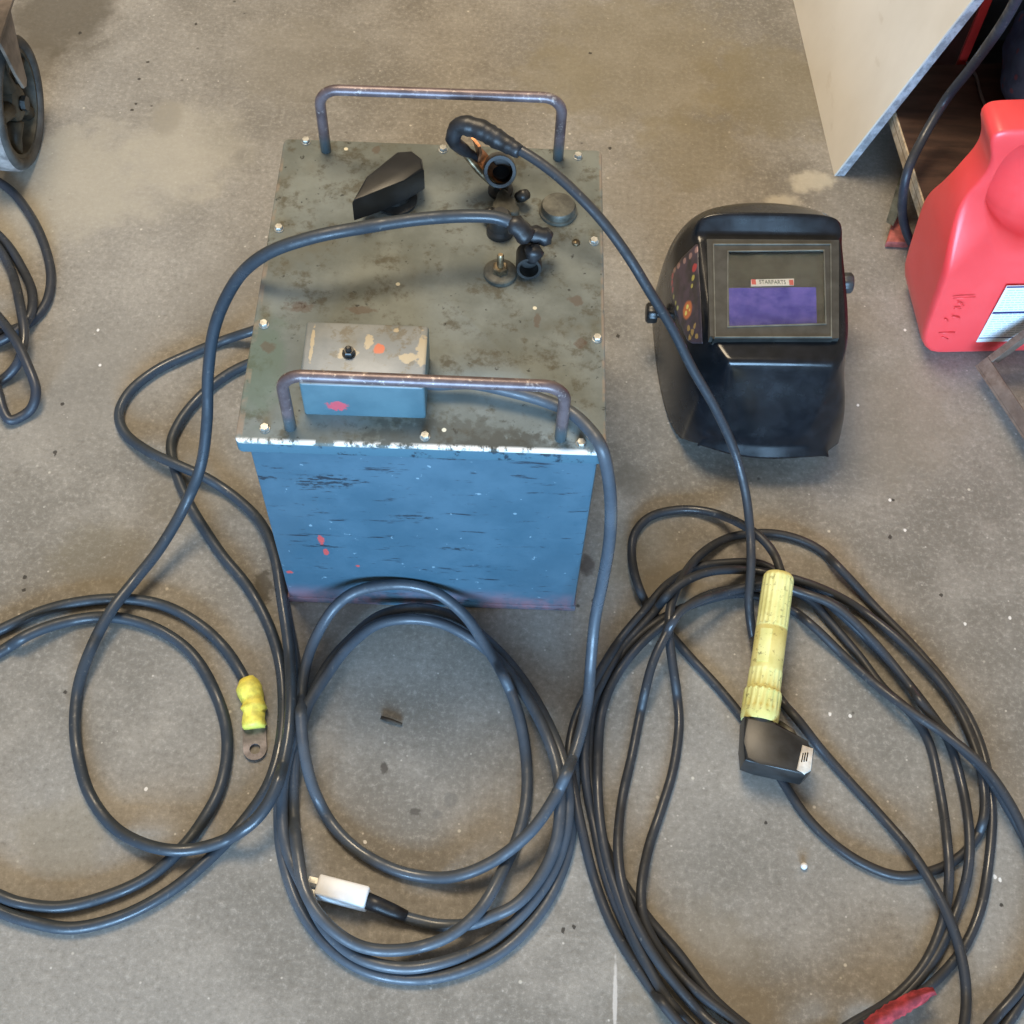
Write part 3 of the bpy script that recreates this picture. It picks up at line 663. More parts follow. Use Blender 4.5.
# black angled jaw
M_JAW = plain('glossy_black_jaw', (.020, .020, .020), .38, 0, .3, 40)
zj = .049
J = [at(745, 715, zj), at(776, 721, zj), at(806, 744, zj), at(815, 748, zj), at(812, 770, zj), at(806, 775, zj), at(760, 764, zj), at(745, 760, zj), at(744, 742, zj)]
bm = prism(bmesh.new(), [(v.x, v.y) for v in J][::-1], .014, zj, Matrix.Identity(4), bev=.004, seg=3)
lathe(bm, [(.0165, -.006), (.0180, -.003), (.0185, .002)], M_, 28)
jaw = obj('jaw', bm, M_JAW, EH, auto=45); jaw['label'] = 'black angled jaw head'
M_TIP = plain('pale_worn_tip', (.62, .56, .48), .4, 0, .15, 80)
T = [at(802, 744, zj + .0005), at(814, 748, zj + .0005), at(811.5, 770, zj + .0005), at(805, 774, zj + .0005), at(796, 770, zj + .0005)]
bm = prism(bmesh.new(), [(v.x * 1, v.y) for v in T][::-1], .0135, zj + .0008, Matrix.Identity(4), bev=.0025, seg=2)
tip = obj('jaw_tip', bm, M_TIP, EH, auto=45, parent=jaw)
t0_ = at(804, 753, zj + .0012); bm = bmesh.new()
for k in range(3):
    a = at(801.5 + k * 2.4 , 762 - k * .3, zj + .0012); b = at(803.2 + k * 2.4, 753 - k * .3, zj + .0012); dd = (b - a); s_ = Vector((dd.y, -dd.x, 0)).normalized() * .0006
    vs = [bm.verts.new(v) for v in (a - s_, a + s_, b + s_, b - s_)]; bm.faces.new(vs)
bmesh.ops.solidify(bm, geom=bm.faces[:], thickness=.0006)
obj('tip_mark', bm, M_JAW, EH, parent=jaw)
lv = [at(778, 724, .022), at(790, 733, .026), at(796, 742, .030)]
bm = bmesh.new(); tube(bm, lv, [.005, .006, .004], 10); obj('lever', bm, M_CASTG, EH)
# ------------------------------------------------------------------ welding helmet
HX, HY, HYAW = .2865, 1.035, .055
WH = thing('welding_helmet', 'glossy black welding helmet with violet filter window standing right of the machine', 'welding helmet', (HX, HY, 0), HYAW)
HM = RM[WH.name]
M_HEL = NT('glossy_black_shell'); n = M_HEL.noise(60, 4); M_HEL.done(M_HEL.mix(M_HEL.ramp(n, .4, .7), (.005, .006, .008), (.010, .011, .014)), M_HEL.ramp(M_HEL.noise(25, 4), -.6, 2.9), 0, .45)
M_BEZ = plain('scuffed_black_bezel', (.040, .040, .036), .45, 0, .2, 60)
# rows: vc (centre v), bend, then for half section [(u, z)] from rim to centre
rows = [
    (.108, .030, [(.088, .004), (.080, .006), (.062, .008), (.036, .008), (.018, .008), (0, .008)]),
    (.120, .028, [(.106, .003), (.100, .045), (.084, .072), (.046, .085), (.022, .088), (0, .090)]),
    (.112, .022, [(.112, .002), (.108, .078), (.096, .122), (.060, .150), (.030, .156), (0, .158)]),
    (.092, .012, [(.115, .001), (.112, .090), (.102, .148), (.076, .178), (.038, .185), (0, .187)]),
    (.062, .000, [(.115, .001), (.113, .088), (.106, .145), (.086, .196), (.043, .202), (0, .202)]),
    (.051, .000, [(.115, .001), (.113, .088), (.106, .145), (.088, .204), (.044, .208), (0, .208)]),
    (.034, .000, [(.115, .001), (.113, .086), (.106, .138), (.087, .186), (.043, .186), (0, .186)]),
    (-.040, .000, [(.114, .001), (.112, .082), (.104, .130), (.085, .181), (.042, .181), (0, .181)]),
    (-.114, .000, [(.104, .003), (.102, .076), (.095, .120), (.080, .176), (.041, .176), (0, .176)]),
    (-.141, .000, [(.090, .012), (.088, .070), (.082, .112), (.062, .174), (.032, .176), (0, .176)]),
    (-.158, .008, [(.080, .026), (.078, .070), (.072, .100), (.057, .124), (.030, .127), (0, .127)]),
    (-.176, .010, [(.068, .042), (.066, .056), (.062, .068), (.050, .072), (.028, .073), (0, .073)]),
    (-.180, .016, [(.066, .044), (.065, .052), (.062, .058), (.051, .060), (.028, .061), (0, .061)]),
    (-.188, .020, [(.067, .041), (.066, .043), (.063, .045), (.053, .046), (.028, .046), (0, .046)]),
]
bm = bmesh.new(); G = []
for vc, bend, half in rows:
    fr = [.97, .91, .885, 1, 1, 1] if vc > -.13 else [1.18, 1.14, 1.08, 1, 1, 1]
    fl = 1 if vc > -.15 else 1.17
    full = [(-u * (fl if u > .06 else 1), z) for u, z in half] + [(half[k][0] * fr[k], half[k][1]) for k in range(4, -1, -1)]
    ring = []
    for k, (u, z) in enumerate(full):
        v = vc - bend * (abs(u) / .1) ** 2 * (1 if vc > 0 else (-1.7 if u < 0 else -.6))
        ring.append(bm.verts.new(Vector((u, v, z))))
    G.append(ring)
for a, b in zip(G, G[1:]):
    for k in range(len(a) - 1): bm.faces.new((a[k], a[k + 1], b[k + 1], b[k]))
cl_ = bm.edges.layers.float.new('crease_edge'); bm.edges.ensure_lookup_table()
def cre(a, b, w):
    e = bm.edges.get((a, b))
    if e: e[cl_] = w
nc = len(G[0])
for ri, w in ((5, .9), (6, .85), (9, .8), (11, .5), (12, .6)):
    for k in range(3, nc - 4): cre(G[ri][k], G[ri][k + 1], w)
for k in (3, nc - 4):
    for ri in range(5, 11): cre(G[ri][k], G[ri + 1][k], .75)
for k in (2, nc - 3):
    for ri in range(4, 10): cre(G[ri][k], G[ri + 1][k], .45)
for k in range(nc - 1): cre(G[0][k], G[0][k + 1], 1); cre(G[-1][k], G[-1][k + 1], 1)
for a, b in zip(G, G[1:]): cre(a[0], b[0], 1); cre(a[-1], b[-1], 1)
bm.transform(HM)
sh = obj('shell', bm, M_HEL, WH)
md = sh.modifiers.new('sub', 'SUBSURF'); md.levels = md.render_levels = 3
md = sh.modifiers.new('sol', 'SOLIDIFY'); md.thickness = .003; md.offset = -1
def hl(px, py, z): return HM.inverted() @ at(px, py, z)
def hbox(lo, hi, bev=0, seg=2): b = bmesh.new(); box(b, lo, hi, HM, bev, seg); return b
# face plane of the bezel tilts slightly: z = .190 at v=.044 -> .181 at v=-.108
def fz(v): return .181 + (v + .108) * (.009 / .152)
tilt = math.atan(.010 / .152)
FP = HM @ Matrix.Translation((0, -.108, .1810)) @ Matrix.Rotation(tilt, 4, 'X')   # local face frame: x right, y up the face, z out
FPI = FP.inverted()
def onface(px, py, dz=0):
    a = FPI @ CAM; b = FPI.to_3x3() @ ray(px, py); k = (dz - a.z) / b.z; return a + b * k
def fquad(cs, z0, z1, bev=0, inner=None):
    b = bmesh.new()
    if inner is None:
        prism(b, [(p.x, p.y) for p in cs], z0, z1, FP, bev); return b
    n = len(cs); V = {}
    for nm, pp, z in (('ot', cs, z1), ('it', inner, z1), ('ob', cs, z0), ('ib', inner, z0)): V[nm] = [b.verts.new(FP @ Vector((p.x, p.y, z))) for p in pp]
    for i in range(n):
        j = (i + 1) % n
        for a, c in (('ot', 'it'), ('ob', 'ib'), ('ot', 'ob'), ('it', 'ib')): b.faces.new((V[a][i], V[a][j], V[c][j], V[c][i]))
    return b
q1 = [onface(710, 336, .0022), onface(839, 338, .0022), onface(839, 240, .0022), onface(707, 238, .004)]
q2 = [onface(714, 338, .004), onface(833, 338, .004), onface(832, 243, .004), onface(712, 243, .004)]
q3 = [onface(724, 331, .004), onface(829, 328.5, .004), onface(826, 248.5, .004), onface(723, 249, .004)]
q4 = [onface(727, 328.5, .001), onface(826, 325.5, .001), onface(824, 251, .001), onface(727, 252, .001)]
bz = obj('viewport_frame', fquad(q1, -.010, .0022, inner=q2), M_BEZ, WH, smooth=False)
obj('inner_frame', fquad([p + (c - p) * .0 for p, c in zip(q2, q2)], -.006, .0028, inner=q4), M_BEZ, WH, smooth=False, parent=bz)
M_RIM = plain('worn_frame_edge', (.13, .13, .11), .4, 0, .2, 60)
def inset(q, d): c = sum(q, Vector()) / 4; return [p + Vector((math.copysign(d, c.x - p.x), math.copysign(d, c.y - p.y), 0)) for p in q]
obj('frame_edge', fquad(inset(q2, .001), .0028, .0044, inner=inset(q2, .0022)), M_RIM, WH, smooth=False, parent=bz)
obj('frame_edge', fquad(inset(q4, -.0014), .0028, .0040, inner=inset(q4, 0)), M_RIM, WH, smooth=False, parent=bz)
M_CART = plain('olive_cartridge', (.085, .085, .072), .35, 0, .2, 30)
obj('filter_cartridge', fquad(q4, -.004, -.0012), M_CART, WH, smooth=False)
M_VIO = NT('violet_filter_glass'); n = M_VIO.noise(30, 4); M_VIO.done(M_VIO.mix(M_VIO.ramp(n, .35, .65), (.060, .055, .30), (.13, .115, .46)), .16, 0, .8, coat=.6)
vq = [onface(729.5, 326, 0), onface(817, 325, 0), onface(816, 287, 0), onface(729, 288, 0)]
obj('filter_window', fquad(vq, -.0013, -.0004), M_VIO.m, WH, smooth=False)['label'] = 'violet glass filter window'
M_STK = plain('white_sticker', (.72, .70, .66), .5, 0, .03, 60); M_RED = plain('red_sticker_mark', (.62, .12, .10), .5, 0, .05, 60); M_INK = plain('dark_print', (.10, .12, .10), .5, 0, .05, 60)
s_q = [onface(751, 286.2, 0), onface(794, 285, 0), onface(794, 278.5, 0), onface(751, 279.5, 0)]
stk = obj('sticker', fquad(s_q, -.0012, -.0002), M_STK, WH, smooth=False); stk['label'] = 'small white and red sticker'
def text_mesh(s, M, size, mt, root, parent, name='lettering', depth=.0002, align='CENTER', squeeze=1):
    cu = bpy.data.curves.new('t', 'FONT'); cu.body = s; cu.size = size; cu.extrude = depth; cu.align_x = align; cu.align_y = 'CENTER'; cu.resolution_u = 3
    to = bpy.data.objects.new('t', cu); col.objects.link(to); dg = bpy.context.evaluated_depsgraph_get(); me = bpy.data.meshes.new_from_object(to.evaluated_get(dg))
    bpy.data.objects.remove(to); b = bmesh.new(); b.from_mesh(me); bpy.data.meshes.remove(me)
    b.transform(M @ Matrix.Diagonal((squeeze, 1, 1, 1))); return obj(name, b, mt, root, smooth=False, parent=parent)
sc_ = sum(s_q, Vector()) / 4; sw = (s_q[1] - s_q[0]).length; shh = (s_q[3] - s_q[0]).length
text_mesh('STARPARTS', FP @ Matrix.Translation((sc_.x, sc_.y, .0000)), shh * .82, M_INK, WH, stk, squeeze=.78)
for sx_ in (-1, 1):
    b = bmesh.new(); cx = sc_.x + sx_ * sw * .435; prism(b, [(cx - sw * .05, sc_.y - shh * .38), (cx + sw * .05, sc_.y - shh * .38), (cx + sw * .05, sc_.y + shh * .38), (cx - sw * .05, sc_.y + shh * .38)], -.0001, .0001, FP)
    obj('red_mark', b, M_RED, WH, parent=stk, smooth=False)
M_LENS = NT('clear_cover_lens'); M_LENS.done((.95, .95, .93), .05, 0, .3, trans=1.0); M_LENS.b.inputs['IOR'].default_value = 1.2
obj('cover_lens', fquad(inset(q4, .0005), .0012, .0020), M_LENS.m, WH, smooth=False)
# side knobs
for (px, py, z, s) in ((655, 313, .070, -1), (842, 283, .095, 1)):
    k = HM.inverted() @ at(px, py, z); k.x = -.116 if s < 0 else .106
    b = bmesh.new(); Mk = HM @ at_dir(k, (s, 0, 0)); seg = 40; prof = [(.006, -.006), (.006, .004), (.0125, .0045), (.0135, .007), (.0135, .015), (.011, .0175)]
    lathe(b, prof, Mk, seg); vs = [v for v in b.verts]
    for v in b.verts:
        l = Mk.inverted() @ v.co; rad = math.hypot(l.x, l.y)
        if rad > .0123:
            a = math.atan2(l.y, l.x); f = 1 - .07 * (1 + math.cos(a * 10)) / 2; v.co = Mk @ Vector((l.x * f, l.y * f, l.z))
    obj('side_knob', b, plain('knob_plastic', (.05, .052, .055), .4, 0, .2, 50) if s > 0 else M_BAKE, WH, auto=50)
# decal on the left facet: thin curved-free panel between ridge columns
# rows 5..8 ridge col2 (u,z) and face col3
import mathutils.bvhtree
dg = bpy.context.evaluated_depsgraph_get(); ev = sh.evaluated_get(dg); tm = ev.to_mesh(); bb = bmesh.new(); bb.from_mesh(tm); bb.transform(HM)
bvh = mathutils.bvhtree.BVHTree.FromBMesh(bb)
def hit(px, py, lift=.0005):
    d_ = ray(px, py).normalized(); loc, nor, i, dist = bvh.ray_cast(CAM, d_)
    if loc is None: return None
    if nor.dot(d_) > 0: nor = -nor
    return loc + nor * lift
def decal_mat():
    t = NT('flame_decal'); c = (.060, .045, .055)
    n = t.noise(50, 3); c = t.mix(t.ramp(n, .35, .65), (.035, .03, .03), (.075, .05, .065))
    FL = HM.inverted()
    def sp(px, py, r, colr, s=(1, 1, 1), f=1, z=.158, wob=.3, soft=.3):
        nonlocal c
        p = FL @ (hit(px, py) or at(px, py, z)); c = t.mix(t.math('MULTIPLY', t.spot(tuple(p), r, soft, s, wob, 150), f), c, colr)
    for (px, py) in ((697, 250), (691, 256), (685, 261), (679, 266), (675, 270)): sp(px, py, .0045, (.40, .22, .18), f=.7)
    for (px, py) in ((673, 276), (672.5, 283), (673, 290)): sp(px, py, .0045, (.45, .05, .07), f=.85)
    for (px, py) in ((674, 297), (676, 303), (678, 308)): sp(px, py, .0035, (.45, .42, .12), f=.8)
    sp(695, 268, .006, (.42, .05, .05)); sp(693.5, 278, .004, (.42, .36, .08)); sp(692.5, 286, .003, (.40, .34, .08))
    sp(688, 310, .0125, (.55, .15, .05), f=.95, wob=.12)
    sp(688, 307, .0035, (.70, .55, .14)); sp(686.5, 313, .0035, (.70, .55, .14)); sp(690, 310, .002, (.7, .5, .12))
    for (px, py) in ((689, 328), (693, 332), (697, 336), (690, 338), (695, 326)): sp(px, py, .004, (.40, .24, .07), f=.8, wob=1)
    return t.done(c, .3, 0, .5)
mdec = decal_mat()
outl = [(698, 243), (699, 268), (701, 295), (702, 320), (703, 344), (696, 345), (688, 341), (681, 327), (675, 312), (671, 297), (669, 283), (672, 272), (682, 258)]
def inside(x, y, poly):
    r = False; j = len(poly) - 1
    for i in range(len(poly)):
        if (poly[i][1] > y) != (poly[j][1] > y) and x < (poly[j][0] - poly[i][0]) * (y - poly[i][1]) / (poly[j][1] - poly[i][1]) + poly[i][0]: r = not r
        j = i
    return r
b = bmesh.new(); vv = {}
stp = 1.5
ys = np.arange(243, 346, stp)
for i, y in enumerate(ys):
    xs_ = [x for x in np.arange(664, 706, .1) if inside(x, y, outl)]
    if len(xs_) < 3: continue
    x0_, x1_ = xs_[0], xs_[-1]
    for j in range(9):
        h = hit(x0_ + (x1_ - x0_) * j / 8, y); vv[(i, j)] = b.verts.new(h) if h else None
for (i, j), v in vv.items():
    q_ = [vv.get((i, j)), vv.get((i, j + 1)), vv.get((i + 1, j + 1)), vv.get((i + 1, j))]
    if all(q_) : b.faces.new(q_)
if b.faces:
    de = obj('side_decal', b, mdec, WH); de['label'] = 'red and yellow decal'; md = de.modifiers.new('s', 'SOLIDIFY'); md.thickness = .0004; md.offset = 0
bb.free(); ev.to_mesh_clear()
# ------------------------------------------------------------------ cream board leaning at the upper right
A0 = at(834, 176, 0); B0_ = at(793, 0, 0); bd = (B0_ - A0).normalized(); nrm = Vector((bd.y, -bd.x, 0)); lean = math.atan(.1 / .3)
upb = (nrm * math.sin(lean) + Vector((0, 0, 1)) * math.cos(lean)); thk = upb.cross(bd).normalized()
if thk.x < 0: thk = -thk
Mb = Matrix((bd, upb, thk)).transposed().to_4x4(); Mb.translation = A0
def board_mat():
    t = NT('cream_board'); n = t.noise(6, 4); n2 = t.noise(25, 4, .6, stretch=(1, .4, 1)); az = t.axis(2)
    c = t.mix(t.ramp(n, .3, .7), (.66, .61, .53), (.74, .69, .61)); c = t.mix(t.math('MULTIPLY', t.ramp(n2, .62, .72), .25), c, (.42, .34, .24))
    return t.done(c, .5, 0, .4)
def edge_mat():
    t = NT('chipped_board_edge'); n = t.noise(60, 5, .7); c = t.mix(t.ramp(n, .4, .6), (.28, .29, .31), (.50, .52, .56)); t.bump(n, .5, .001); return t.done(c, .5)
LB = thing('leaning_board', 'cream painted board with chipped grey edge leaning at the upper right', 'board', (A0.x, A0.y, 0))
b = bmesh.new(); box(b, (0, .0, .0), (1.1, 1.0, .003), Mb, .0005, 1); obj('face_sheet', b, board_mat(), LB, smooth=False)
b = bmesh.new(); box(b, (0, 0, .0032), (1.1, 1.0, .0150), Mb, .0008, 1); obj('core', b, edge_mat(), LB, smooth=False)
# ------------------------------------------------------------------ wooden dolly
zd = .112
p1 = at(895.5, 114, zd); p2 = at(929, 219, zd); dv = (p1 - p2).normalized(); dr = Vector((dv.y, -dv.x, 0))
if dr.x < 0: dr = -dr
DL = thing('wooden_dolly', 'low plywood dolly with dark brown top behind the red jug', 'dolly', (p2.x, p2.y, 0))
def wood_dark():
    t = NT('dark_brown_plywood'); n = t.noise(10, 6, .7, stretch=(1, 6, 1), loc=(2, 1, 1)); n2 = t.noise(4, 3)
    c = t.mix(t.ramp(n, .35, .65), (.030, .015, .010), (.075, .040, .027)); c = t.mix(t.math('MULTIPLY', t.ramp(n2, .5, .7), .4), c, (.02, .012, .01)); return t.done(c, .45)
def ply_edge():
    t = NT('plywood_edge'); az = t.axis(2); n = t.noise(80, 4, .7); c = t.mix(t.ramp(n, .35, .65), (.36, .27, .17), (.60, .50, .36))
    ln = t.math('MULTIPLY', t.ramp(az, zd - .0135, zd - .0125), t.ramp(az, zd - .0105, zd - .0115)); c = t.mix(t.math('MULTIPLY', ln, .8), c, (.14, .08, .05)); return t.done(c, .6)
Mdk = Matrix((dr, dv, Vector((0, 0, 1)))).transposed().to_4x4(); Mdk.translation = Vector((p2.x, p2.y, 0))
b = bmesh.new(); box(b, (0.002, 0.002, zd - .001), (.62, .278, zd + .0005), Mdk); obj('top_sheet', b, wood_dark(), DL, smooth=False)
b = bmesh.new(); box(b, (0, 0, zd - .026), (.622, .280, zd - .001), Mdk, .001, 1); obj('deck', b, ply_edge(), DL, smooth=False)
M_BRK = plain('dull_green_bracket', (.16, .16, .125), .45, .5, .3, 60); M_REDR = plain('faded_red_rubber', (.42, .10, .08), .5, 0, .3, 40)
cp = [(.045, .060), (.58, .04), (.58, .235)]
for i, (x, y) in enumerate(cp):
    c = Mdk @ Vector((x, y, 0)); b = bmesh.new()
    box(b, (-.022, -.03, zd - .030), (.022, .03, zd - .0262), Matrix.Translation((c.x, c.y, 0)))
    for s in (-1, 1):
        prism(b, [(-.022, zd - .030), (.022, zd - .030), (.010, .030), (-.010, .030)], s * .016 - .0012, s * .016 + .0012, Matrix.Translation(c) @ Matrix(((0, 0, 1, 0), (1, 0, 0, 0), (0, 1, 0, 0), (0, 0, 0, 1))))
    ca = obj('caster', b, M_BRK, DL, smooth=False)
    Mw = at_dir(c + Vector((0, 0, .033)), (1, 0, 0)); b = lathe(bmesh.new(), [(.010, -.013), (.028, -.013), (.0325, -.009), (.0325, .009), (.028, .013), (.010, .013)], Mw, 28); obj('caster_wheel', b, M_REDR, DL, parent=ca, auto=40)
# small hinge-like foot plate at the corner (grey green plate with faded red end)
b = bmesh.new(); F = [at(903, 168, .05), at(897, 185, .05), at(886, 222, .02), at(893, 226, .02), at(903, 206, .03), at(909, 190, .05)]
vs_t = [b.verts.new(v) for v in F]; b.faces.new(vs_t); bmesh.ops.solidify(b, geom=b.faces[:], thickness=.003)
obj('foot_plate', b, M_BRK, DL, smooth=False)
b = bmesh.new(); F = [at(893, 220, .010), at(902, 208, .010), at(909, 226, .010), at(909, 244, .010), at(886, 243, .010)]
prism(b, [(v.x, v.y) for v in F][::-1], .0005, .013, Matrix.Identity(4), .003); obj('foot_pad', b, M_REDR, DL, auto=45)
# ------------------------------------------------------------------ red steel cabinet side and black crate behind
M_DRED = plain('dark_red_steel', (.11, .018, .018), .4, 0, .25, 12); M_RED2 = plain('bright_red_edge', (.46, .035, .03), .35, 0, .1, 20)
def wbox(lo, hi, M, bev=.002): b = bmesh.new(); box(b, lo, hi, M, bev); return b
RC = thing('tool_cabinet', 'dark red steel cabinet with bright red edge behind the leaning cream board', 'cabinet', (.74, 1.75, 0))
# bright corner runs from pixel (968,54) up to (992,0)
ce0 = at(968.5, 56, zd); 
MC = Matrix.Translation((ce0.x, ce0.y, 0)) @ Matrix.Rotation(math.atan2(dv.y, dv.x) - PI / 2, 4, 'Z')
RC.location = (ce0.x, ce0.y, 0); RM[RC.name] = Matrix.Translation((ce0.x, ce0.y, 0))
Z0 = .0005
obj('side_panel', wbox((-.012, .003, Z0), (.0, .16, Z0 + .425), MC, .001), M_DRED, RC, smooth=False)
obj('corner_edge', wbox((-.0135, -.004, Z0), (-.0005, .0028, Z0 + .425), MC, .002), M_RED2, RC, auto=40)
M_BLK = plain('black_plastic', (.010, .010, .011), .5, 0, .3, 30)
obj('back_panel', wbox((.0005, .145, Z0), (.33, .16, Z0 + .425), MC, .001), M_BLK, RC, smooth=False)
obj('shelf', wbox((.0005, .004, Z0), (.33, .144, Z0 + .012), MC, .001), M_BLK, RC, smooth=False)
obj('shelf', wbox((.0005, .004, Z0 + .25), (.33, .144, Z0 + .262), MC, .001), M_BLK, RC, smooth=False)
obj('side_panel', wbox((.331, .003, Z0), (.343, .16, Z0 + .425), MC, .001), M_DRED, RC, smooth=False)
def cloth():
    t = NT('blue_printed_fabric'); n = t.noise(30, 4); v = t.voro(55); c = t.mix(t.ramp(n, .35, .65), (.03, .055, .14), (.06, .11, .24)); c = t.mix(t.math('MULTIPLY', t.ramp(v, .25, .15), .6), c, (.22, .06, .09)); t.bump(n, .6, .003); return t.done(c, .8)
bs = at(1050, 70, zd + .06)
b = bmesh.new(); bmesh.ops.create_icosphere(b, subdivisions=4, radius=1); rnd = random.Random(4)
for v in b.verts:
    c = v.co; e = (abs(c.x) ** 3 + abs(c.y) ** 3 + abs(c.z) ** 3) ** (-1 / 3); c *= e
    c *= 1 + .05 * math.sin(7 * c.x + 3 * c.z) * math.cos(5 * c.y + 4 * c.z); v.co = Vector((bs.x + c.x * .055, bs.y + .01 + c.y * .075, zd + .0015 + .062 + c.z * .06))
bag = obj('fabric_bag', b, cloth()); tag(bag, 'dark blue printed cloth bag on the dolly behind the red jug', 'bag'); centre_origin(bag)
# thin cable on the dolly
S = spline3([at(967, 62, zd + .004), at(971, 68, zd + .004), at(976, 76, zd + .004), at(982, 98, zd + .004), at(992, 118, zd + .004)])
b = bmesh.new(); tube(b, S, .0022, 8); w = obj('thin_wire', b, plain('grey_wire', (.10, .09, .09), .5)); tag(w, 'thin grey wire lying across the dark dolly top', 'wire'); centre_origin(w)
# ------------------------------------------------------------------ red jug
def jug_mat():
    t = NT('red_jug_plastic'); n = t.noise(8, 4); c = t.mix(t.ramp(n, .3, .7), (.84, .060, .062), (.89, .082, .084)); m_ = t.done(c, .34, 0, .5)
    t.b.inputs['Subsurface Weight'].default_value = .25; t.b.inputs['Subsurface Radius'].default_value = (.02, .004, .004); t.b.inputs['Subsurface Scale'].default_value = .4; return m_
M_JUG = jug_mat()
JY = at(950, 350, 0).y           # front face plane near y
jw = .30; jd = .125
JL = at(910, 322, 0)
jyaw = .10
JO = Vector((at(921, 346, 0).x, JY - .016, 0))
MJ = Matrix.Translation(JO) @ Matrix.Rotation(jyaw, 4, 'Z')    # local: x right along front, y depth, z up; origin at front left foot
MJI = MJ.inverted()
def jf(px, py, yl):
    a = MJI @ CAM; bq = MJI.to_3x3() @ ray(px, py); k = (yl - a.y) / bq.y; p_ = a + bq * k; return (p_.x, p_.z)
JU = thing('fluid_jug', 'big red plastic fluid jug with white label at the right edge', 'jug', tuple(JO), jyaw)
# silhouette at mid depth
ym = jd / 2
left = [jf(x, y, ym) for x, y in ((916, 325), (911, 305), (919, 278), (928, 250), (938, 222), (952, 193), (963, 178), (975, 166), (984, 154), (987, 140), (984, 128), (985, 119), (992, 115))]
left[0] = (left[0][0], .004)
zt_ = left[-1][1]; wr = .26
right = [(.115, zt_ + .004), (.125, zt_ - .004), (.150, zt_ - .02), (.165, zt_ - .05), (.215, zt_ - .085), (wr - .01, zt_ - .13), (wr, zt_ - .17), (wr, .02), (wr - .012, .004)]
outline = left + right
hole = [jf(x, y, 0.036) for x, y in ((1022, 146), (1009, 157), (998, 170), (990, 187), (986, 202), (990, 213), (999, 222), (1013, 229), (1028, 231))]
zl_ = hole[-1][1]; hole += [(hole[-1][0] + .03, zl_ + .002), (hole[-1][0] + .055, zl_ + .02), (hole[-1][0] + .06, zl_ + .06), (hole[0][0] + .05, hole[0][1] - .01), (hole[0][0] + .025, hole[0][1] + .004)]
def dens_poly(P_, n):
    P_ = [Vector((x, z)) for x, z in P_]; L_ = [0]
    for i in range(len(P_)): L_.append(L_[-1] + (P_[(i + 1) % len(P_)] - P_[i]).length)
    out = []
    for k in range(n):
        s = L_[-1] * k / n; i = max(j for j in range(len(P_)) if L_[j] <= s + 1e-12); t_ = (s - L_[i]) / (L_[i + 1] - L_[i]); out.append(P_[i].lerp(P_[(i + 1) % len(P_)], t_))
    return out
def smooth_poly(P_, it):
    n = len(P_)
    for _ in range(it): P_ = [(P_[i - 1] + P_[i] * 2 + P_[(i + 1) % n]) / 4 for i in range(n)]
    return P_
def jug_mesh():
    n = 160; hc = sum((Vector(p_) for p_ in hole), Vector((0, 0))) / len(hole)
    op = smooth_poly(dens_poly(outline, n), 3); hp = smooth_poly(dens_poly(hole, n), 4)
    # align by angle round the hole centre
    def byang(P_, c):
        out = []
        for k in range(n):
            a = -PI + 2 * PI * k / n; d_ = Vector((math.cos(a), math.sin(a))); best = None
            for i in range(len(P_)):
                p_, q_ = P_[i], P_[(i + 1) % len(P_)]; e = q_ - p_; den = d_.x * e.y - d_.y * e.x
                if abs(den) < 1e-12: continue
                w_ = p_ - c; t_ = (w_.x * e.y - w_.y * e.x) / den; u_ = (w_.x * d_.y - w_.y * d_.x) / den
                if t_ > 0 and -1e-6 <= u_ <= 1 + 1e-6 and (best is None or t_ > best): best = t_
            out.append(c + d_ * best)
        return out
    O = byang(op, hc); Hh = byang(hp, hc)
    b = bmesh.new(); rings = []
    def ring(P_, y): return [b.verts.new(Vector((p_.x, y, p_.y))) for p_ in P_]
    def lerp(a_, c_, t_): return [x_.lerp(y_, t_) for x_, y_ in zip(a_, c_)]
    # depth profile narrows a little near the top via later warp
    seq = [(lerp(Hh, O, .0), jd * .47), (lerp(Hh, O, .0), jd * .14), (lerp(Hh, O, .02), jd * .05), (lerp(Hh, O, .06), jd * .012), (lerp(Hh, O, .14), 0), (lerp(Hh, O, .75), 0)]
    def shrink(d_):   # pull outline inward by absolute distance
        out = []
        for h_, o_ in zip(Hh, O): v_ = o_ - h_; out.append(h_ + v_ * max(.3, 1 - d_ / max(v_.length, 1e-6)))
        return out
    rad = .012
    seq = seq[:-1]
    for a in (90, 70, 50, 30, 12, 0):
        A_ = math.radians(a); seq.append((shrink(rad * (1 - math.cos(A_))), rad * (1 - math.sin(A_)))) if a < 90 else seq.append((shrink(rad), 0))
    front = seq; back = [(p_, jd - y) for p_, y in front[::-1]]
    allr = [ring(p_, y) for p_, y in front + back]
    for a, c_ in zip(allr, allr[1:]):
        for k in range(n): b.faces.new((a[k], a[(k + 1) % n], c_[(k + 1) % n], c_[k]))
    # recessed web across the handle opening
    cv1 = b.verts.new(Vector((hc.x, jd * .47, hc.y))); cv2 = b.verts.new(Vector((hc.x, jd * .53, hc.y)))
    for k in range(n): b.faces.new((cv1, allr[0][k], allr[0][(k + 1) % n])); b.faces.new((cv2, allr[-1][k], allr[-1][(k + 1) % n]))
    for v in b.verts:      # the shoulder and handle grip are slimmer than the foot
        k_ = min(1, max(0, (v.co.z - .15) / .11)); k_ = k_ * k_ * (3 - 2 * k_); v.co.y = ym + (v.co.y - ym) * (1 - .58 * k_)
    return b, hc
b, hc = jug_mesh(); b.transform(MJ); obj('body', b, M_JUG, JU)
